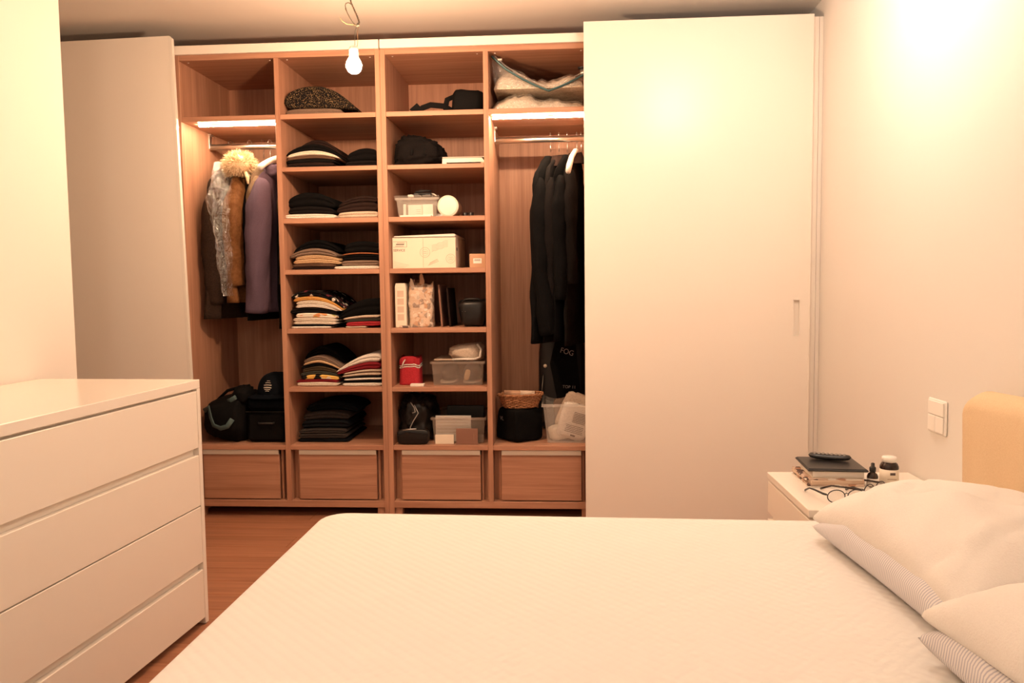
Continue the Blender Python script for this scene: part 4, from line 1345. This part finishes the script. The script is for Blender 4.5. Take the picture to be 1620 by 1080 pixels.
# sixth: red pouch, card, clear shoe box, white bag
rb_ = thing('drawstring_pouch', 'red cloth pouch tied with a white string', 'pouch', (.094, .075, ZF))
def pouch(u, v):
    w = u * 2 * PI; cs, sn = math.cos(w), math.sin(w)
    r = (1 - .10 * v) * (1 - .12 * math.exp(-((v - .70) / .07) ** 2))
    px = .055 * math.copysign(abs(cs) ** .55, cs) * r; py = .055 * math.copysign(abs(sn) ** .55, sn) * r + .055
    z = .135 * v + (.008 * math.sin(w * 3) * v)
    k = .005 * math.sin(w * 11) * math.exp(-((v - .8) / .2) ** 2)
    return (px + k * cs, py + k * sn, z)
mb = MB().grid(pouch, 44, 20, cu=True); mb.f.append(tuple(i * 20 for i in range(44))); mb.f.append(tuple(i * 20 + 19 for i in range(44)))
mb.build('cloth', 'red_bag', rb_, True)
for dz in (0, .009):
    MB().tube([tuple(Vector(pouch(k / 30, .66 + dz)) * 1.0 + Vector(((.003) * math.cos(2 * PI * k / 30), .003 * math.sin(2 * PI * k / 30), dz - .012 * (k / 30 < .8) * math.sin(2 * PI * k / 30) * -.3))) for k in range(30)], .0028, 6, closed=True).build('string', 'white_c', rb_, True)
MB().tube([(-.035, -.002, .092), (-.026, .004, .115), (-.015, .01, .130), (.0, .015, .137), (.012, .01, .134)], .0032, 6).build('string', 'white_c', rb_, True)
slab('white_card', 'small white card lying between the red pouch and shoe box', 'card', 'paper', (.142, .040), .066, .040, ZF, .011, .05, .001)
t = tub('clear plastic shoe box with dark shoes under a white cloth bag', .338, .055, ZF, .258, .33, .118, .93, 'clear_dark', lid=None)
for s, lab in ((-.06, 'dark shoe at the left inside the clear shoe box'), (.055, 'dark shoe with pale sole at the right inside the box')):
    q = thing('shoe', lab, 'shoe', (.338 + s, .20, ZF + .004), 0, 'shoes in the clear box')
    MB().blob((0, 0, .045), (.042, .115, .040), (.8, .7), 24, 14, .03, 3, 5, fn=lambda p: (p.x, p.y, p.z * (1 + p.y * 2.2))).build('upper', 'shoe', q, True)
    MB().blob((0, 0, .006), (.044, .118, .007), (.8, .5), 24, 8).build('sole', 'beige', q, True)
o = MB().blob((0, 0, 0), (.014, .004, .028), (.7, .7), 16, 10, flat=False).build('insole', 'tan', None, True, (.383, .070, ZF + .050))
o.rotation_euler.y = .25
tag(o, 'pale rounded insole standing behind the front of the shoe box', 'insole')
cbg = thing('cloth_bag', 'rumpled white cloth bag resting on the clear shoe box', 'bag', (.372, .16, ZF + .1195))
MB().blob((0, 0, .038), (.088, .10, .040), (.8, .6), 34, 18, .10, 4, 7, fn=lambda p: (p.x, p.y, p.z * (1 + p.x * 3.0))).build('body', 'beige', cbg, True)
MB().tube([(-.06, -.090, .006), (.0, -.105, .010), (.05, -.10, .008), (.075, -.09, .018), (.080, -.08, .055), (.060, -.07, .078)], .006, 8).build('hem', 'white_c', cbg, True)
slab('notebook', 'thin pale notebook on the left rim of the shoe box', 'notebook', 'paper_tan', (.262, .20), .09, .22, ZF + .1195, .007, .0, .001)

# seventh: leather bags, clear box with papers, cards
lbag = thing('leather_bag', 'crumpled black leather bag in the lowest box compartment', 'bag', (.120, .19, SHELF['G'][1] + .0006))
MB().blob((0, 0, .112), (.092, .12, .112), (.8, .7), 44, 28, .22, 4, 15).build('body', 'leather', lbag, True)
MB().tube([(.0, -.13, .19), (.02, -.135, .15), (-.005, -.14, .11), (-.02, -.145, .08), (-.01, -.145, .06)], .0025, 6).build('strap', 'grey_ink', lbag, True)
MB().tube([(-.02, -.12, .20), (.0, -.13, .175), (.005, -.135, .155), (-.01, -.135, .15)], .0025, 6).build('strap', 'grey_ink', lbag, True)
wal = thing('leather_clutch', 'glossy black leather clutch in front of the leather bag', 'bag', (.118, .012, SHELF['G'][1] + .0006))
MB().blob((0, .022, .038), (.080, .020, .038), (.3, .5), 30, 14, .03, 4, 3).build('body', 'leather', wal, True)
MB().prism([(-.074, .045), (.060, .030), (.072, .034), (.072, .052), (-.03, .064)], 'y', -.004, .004).build('flap', 'leather', wal)
MB().tube([(-.05, -.002, .072), (-.02, -.004, .078), (.02, -.004, .080)], .003, 6).build('zipper', 'metal', wal, True)
G7 = SHELF['G'][1] + .0006
t = tub('clear plastic box of papers in the lowest box compartment', .338, .055, G7, .262, .33, .128, .93, 'clear_dark')
o = MB().box(-.088, .088, 0, .012, 0, .128, .001).build('paper_stack', 'paper', None, False, (.308, .085, G7 + .004))
tag(o, 'stack of white papers standing inside the clear box', 'paper')
for k in range(5): MB().box(-.08, .075, -.0005, -.0001, .045 + k * .016, .047 + k * .016).build('print', 'ink_light', o)
slab('white_card', 'cream blank card leaning on the front of the paper box', 'card', 'card_light', (.271, .040), .092, .006, G7, .046, 0, .001)
br_ = slab('brown_booklet', 'brown booklet standing in front of the paper box', 'booklet', 'card_brown', (.383, .030), .106, .012, G7, .078, 0, .001)
MB().box(.034, .0346, -.0064, -.006, .02, .055).build('spine_line', 'card', br_)
slab('folder', 'black folder standing at the back of the paper box', 'folder', 'black_plastic', (.345, .28), .19, .02, G7 + .004, .150, 0, .002)

# ================================================================== RIGHT BAY
def vac(label, x0, x1, yc, z0, zf, seed, zipfn=None, thick=.05, m='blanket'):
    t = thing('vacuum_bag', label, 'storage bag', ((x0 + x1) / 2, yc, z0), 0, 'vacuum storage bags on the top right shelf')
    xm = (x0 + x1) / 2
    def body(u, v, k, sc=1.0):
        a, b = 2 * u - 1, 2 * v - 1
        pr = max(0, 1 - abs(a) ** 4) ** .5 * max(0, 1 - abs(b) ** 4) ** .5
        x, y = (x1 - x0) / 2 * a, .24 * b
        top = zf(x + xm, b)
        cr = .020 * noise.noise((x * 16 + seed, y * 16, 2)) + .012 * noise.noise((x * 38, y * 30 + seed, 5))
        if k > 0: z = top * pr * sc + cr * pr
        else: z = 0.001
        return (x, y, max(0.0005, z))
    mb = MB(); mb.grid(lambda u, v: body(u, v, 1, .94), 46, 36); mb.grid(lambda u, v: body(u, v, -1), 46, 36)
    mb.build('blanket', m, t, True)
    MB().grid(lambda u, v: tuple(Vector(body(u, v, 1)) + Vector((0, -.004, .004 + .006 * noise.noise((u * 26, v * 26, seed))))), 60, 46).build('film', 'film_bag', t)
    if zipfn:
        pts = [zipfn(k / 30) for k in range(31)]
        pts = [(p[0] - xm, p[1] - yc, p[2] - z0) for p in pts]
        def sheet(u, v):
            k = u * 30; i = min(29, int(k)); a = Vector(pts[i]).lerp(Vector(pts[i + 1]), k - i)
            base = Vector((a.x * .98, -.19 + .0, max(.01, a.z * .25)))
            return tuple(base.lerp(a, v) + Vector((0, .008 * noise.noise((u * 14, v * 9, 3)), .003 * noise.noise((u * 20, v * 9, 4)))))
        MB().grid(sheet, 40, 12).build('bag_mouth', 'film_bag', t, True)
        MB().tube([Vector(p) + Vector((0, -.003, -.011)) for p in pts], .0125, 8, flat=.4, up=(0, 0, 1)).build('zip', 'teal', t, True)
        MB().tube([Vector(p) + Vector((0, -.002, .004)) for p in pts], .003, 8).build('zip', 'film_bag', t, True)
        MB().box(-.011, .011, -.006, .006, -.006, .006, .002).build('slider', 'metal', t).location = Vector(pts[2]) + Vector((.004, -.006, .004))
    return t


vac('cream blanket in a clear bag lying flat on the top right shelf', .524, .964, .29, ZA, lambda x, b: .078 + .022 * math.sin((x - .5) * 14) + .008 * math.sin(x * 40), 3)


def zipc(k):
    p = [(778, 86), (800, 106), (825, 121), (850, 133), (868, 140), (885, 134), (903, 126), (921, 116), (945, 104)]
    q = k * (len(p) - 1); i = min(len(p) - 2, int(q)); f_ = q - i
    u, v = p[i][0] * (1 - f_) + p[i + 1][0] * f_, p[i][1] * (1 - f_) + p[i + 1][1] * f_
    w = at(u, v, Y=.07)
    return (max(w.x, .523), .07, w.z)


ZV = ZA + .104
vac('blanket in a clear bag with a teal zip, upper of the two', .532, .960, .31, ZV, lambda x, b: .050 + .120 * max(0, (.74 - x) / .2) * (.75 - .25 * b) + .075 * max(0, (x - .81) / .14), 8, zipc)
bs = thing('bag_valve', 'dark valve cap of another bag at the top right', 'cap', (.955, .10, ZA + .195))
MB().lathe([(0, 0), (.020, 0), (.024, .004), (.024, .008), (.0, .012)], 20).build('cap', 'black_plastic', bs, True)
MB().lathe([(.014, -.03), (.013, 0)], 16).build('neck', 'film_bag', bs, True)

# black tote with basket on it
GB = SHELF['G'][1] + .0006
tt = thing('tote_bag', 'black cloth bag standing under the wicker basket', 'bag', (.632, .165, GB), math.radians(40))
MB().blob((0, 0, .082), (.082, .082, .082), (.16, .3), 44, 22, .05, 3, 17, fn=lambda p: (p.x * (1 + .9 * max(0, .02 - p.z)), p.y * (1 + .9 * max(0, .02 - p.z)), p.z)).build('body', 'black', tt, True)
text_on(tt, 'lettering', 'VL', .028, 'grey_ink', (-.0840, .035, .110), 0).rotation_euler.z = -PI / 2
bk_ = thing('wicker_basket', 'oval wicker basket with rolled papers on the black bag', 'basket', (.640, .155, GB + .1655), math.radians(3))
bk_.rotation_euler.y = math.radians(-1.5)
BA, BB, BH = .108, .075, .062
def bpt(w, k, off=0.0):
    s = .74 + .26 * k
    return (BA * s * math.cos(w) * (1 + off), BB * s * math.sin(w) * (1 + off), BH * k)
nst = 28
for r_ in range(9):
    pts = [bpt(2 * PI * q / 112, (r_ + .5) / 9.5, .028 * math.cos(q / 112 * 2 * PI * nst / 2 + PI * (r_ % 2))) for q in range(112)]
    MB().tube(pts, .0036, 6, closed=True).build('weave', 'wicker', bk_, True)
for q in range(nst):
    w = 2 * PI * (q + .0) / nst
    MB().tube([bpt(w, k / 4) for k in range(5)], .0026, 6).build('stake', 'wicker', bk_, True)
for ph_ in (0, PI):
    pts = [tuple(Vector(bpt(2 * PI * q / 120, 1.02)) * 1.02 + Vector((0, 0, .003 * math.sin(q * .55 + ph_))) + Vector((math.cos(2 * PI * q / 120), math.sin(2 * PI * q / 120), 0)) * .003 * math.cos(q * .55 + ph_)) for q in range(120)]
    MB().tube(pts, .0042, 6, closed=True).build('rim', 'wicker', bk_, True)
MB().lathe([(.0, .001), (.74, .001), (.74, .004), (0, .004)], 30, (0, 0, 0), BA, BB).build('base', 'wicker', bk_)
for (lab, x_, y_, L, r_, m) in (('brown paper roll lying at the left in the basket', .606, .165, .10, .017, 'card'), ('pale paper roll lying at the right in the basket', .672, .160, .07, .016, 'paper_tan')):
    o = MB().tube([(-L / 2, 0, .018), (L / 2, .01, .014)], r_, 16).build('paper_roll', m, None, True, (x_, y_, GB + .1655 + .048))
    tag(o, lab, 'paper roll', 'rolls in the basket')
# clear tub with packets
t = tub('tall clear plastic tub with white packets beside the white door', .905, .045, GB, .305, .36, .195, .86, 'clear', .014)
def packet(name, label, c, half, rot3, m, seed):
    mb = MB().blob((0, 0, 0), half, (.32, .40), 34, 18, .09, 5, seed, flat=False)
    o = mb.build(name, m, None, True, c)
    o.rotation_euler = rot3
    return tag(o, label, 'packet', 'white packets in the clear tub')
pk = packet('packet', 'white packet with printed lines inside the clear tub', (.905, .115, GB + .10), (.075, .022, .088), (0, math.radians(16), 0), 'white_c', 3)
for k in range(7): MB().box(-.012, .052, -.0245, -.0238, .045 - k * .008, .048 - k * .008).build('print', 'ink', pk)
for k in range(5): MB().box(-.035, .052, -.0245, -.0238, -.022 - k * .008, -.0195 - k * .008).build('print', 'ink', pk)
MB().box(-.002, .022, -.0245, -.0238, -.072, -.064).build('print', 'ink', pk)
packet('packet', 'crumpled white packet lying low in the clear tub', (.855, .16, GB + .045), (.075, .05, .035), (0, -.2, .2), 'cream', 5)
packet('packet', 'pale packet standing tall at the back of the tub', (.905, .20, GB + .125), (.075, .035, .098), (0, .4, 0), 'beige', 6)
packet('packet', 'grey packet behind the printed one in the tub', (.850, .25, GB + .105), (.045, .03, .09), (0, -.1, 0), 'grey_brown', 8)
stp = MB().box(-.006, .006, -.0012, -.0004, .052, .152).build('barcode_strip', 'paper', t, False, (.072, .0, 0))
MB().box(-.003, .003, -.0018, -.0013, .058, .10).build('bars', 'ink', stp)
# tall black bag behind the tub
tb_ = thing('garment_bag', 'tall glossy black bag with white letters behind the clear tub', 'bag', (.842, .45, GB))
MB().blob((0, 0, .27), (.120, .050, .27), (.4, .35), 40, 30, .06, 5, 23, fn=lambda p: (p.x * (1 - .15 * p.z), p.y, p.z)).build('body', 'leather', tb_, True)
MB().prism([(-.020, .53), (.070, .53), (.112, .05), (.0, .05), (-.060, .36)], 'y', -.070, -.052).build('front_panel', 'black', tb_)
text_on(tb_, 'lettering', 'FOG', .040, 'grey_ink', (.030, -.0706, .420), math.radians(-16), squash=.9)
text_on(tb_, 'lettering', 'TOP 11', .022, 'grey_ink', (.04, -.0706, .235), math.radians(-3))
MB().lathe([(0, 0), (.010, .001), (.010, .005), (0, .007)], 14).build('button', 'beige', tb_, True, (-.085, -.050, .345)).rotation_euler.x = PI / 2
MB().tube([(-.12, -.05, .12), (-.17, -.06, .05), (-.21, -.06, .01)], .005, 8).build('strap', 'nylon', tb_, True)
MB().tube([(-.095, -.06, .30), (-.105, -.068, .20), (-.095, -.07, .05)], .0025, 6).build('zipper', 'dark_metal', tb_, True)
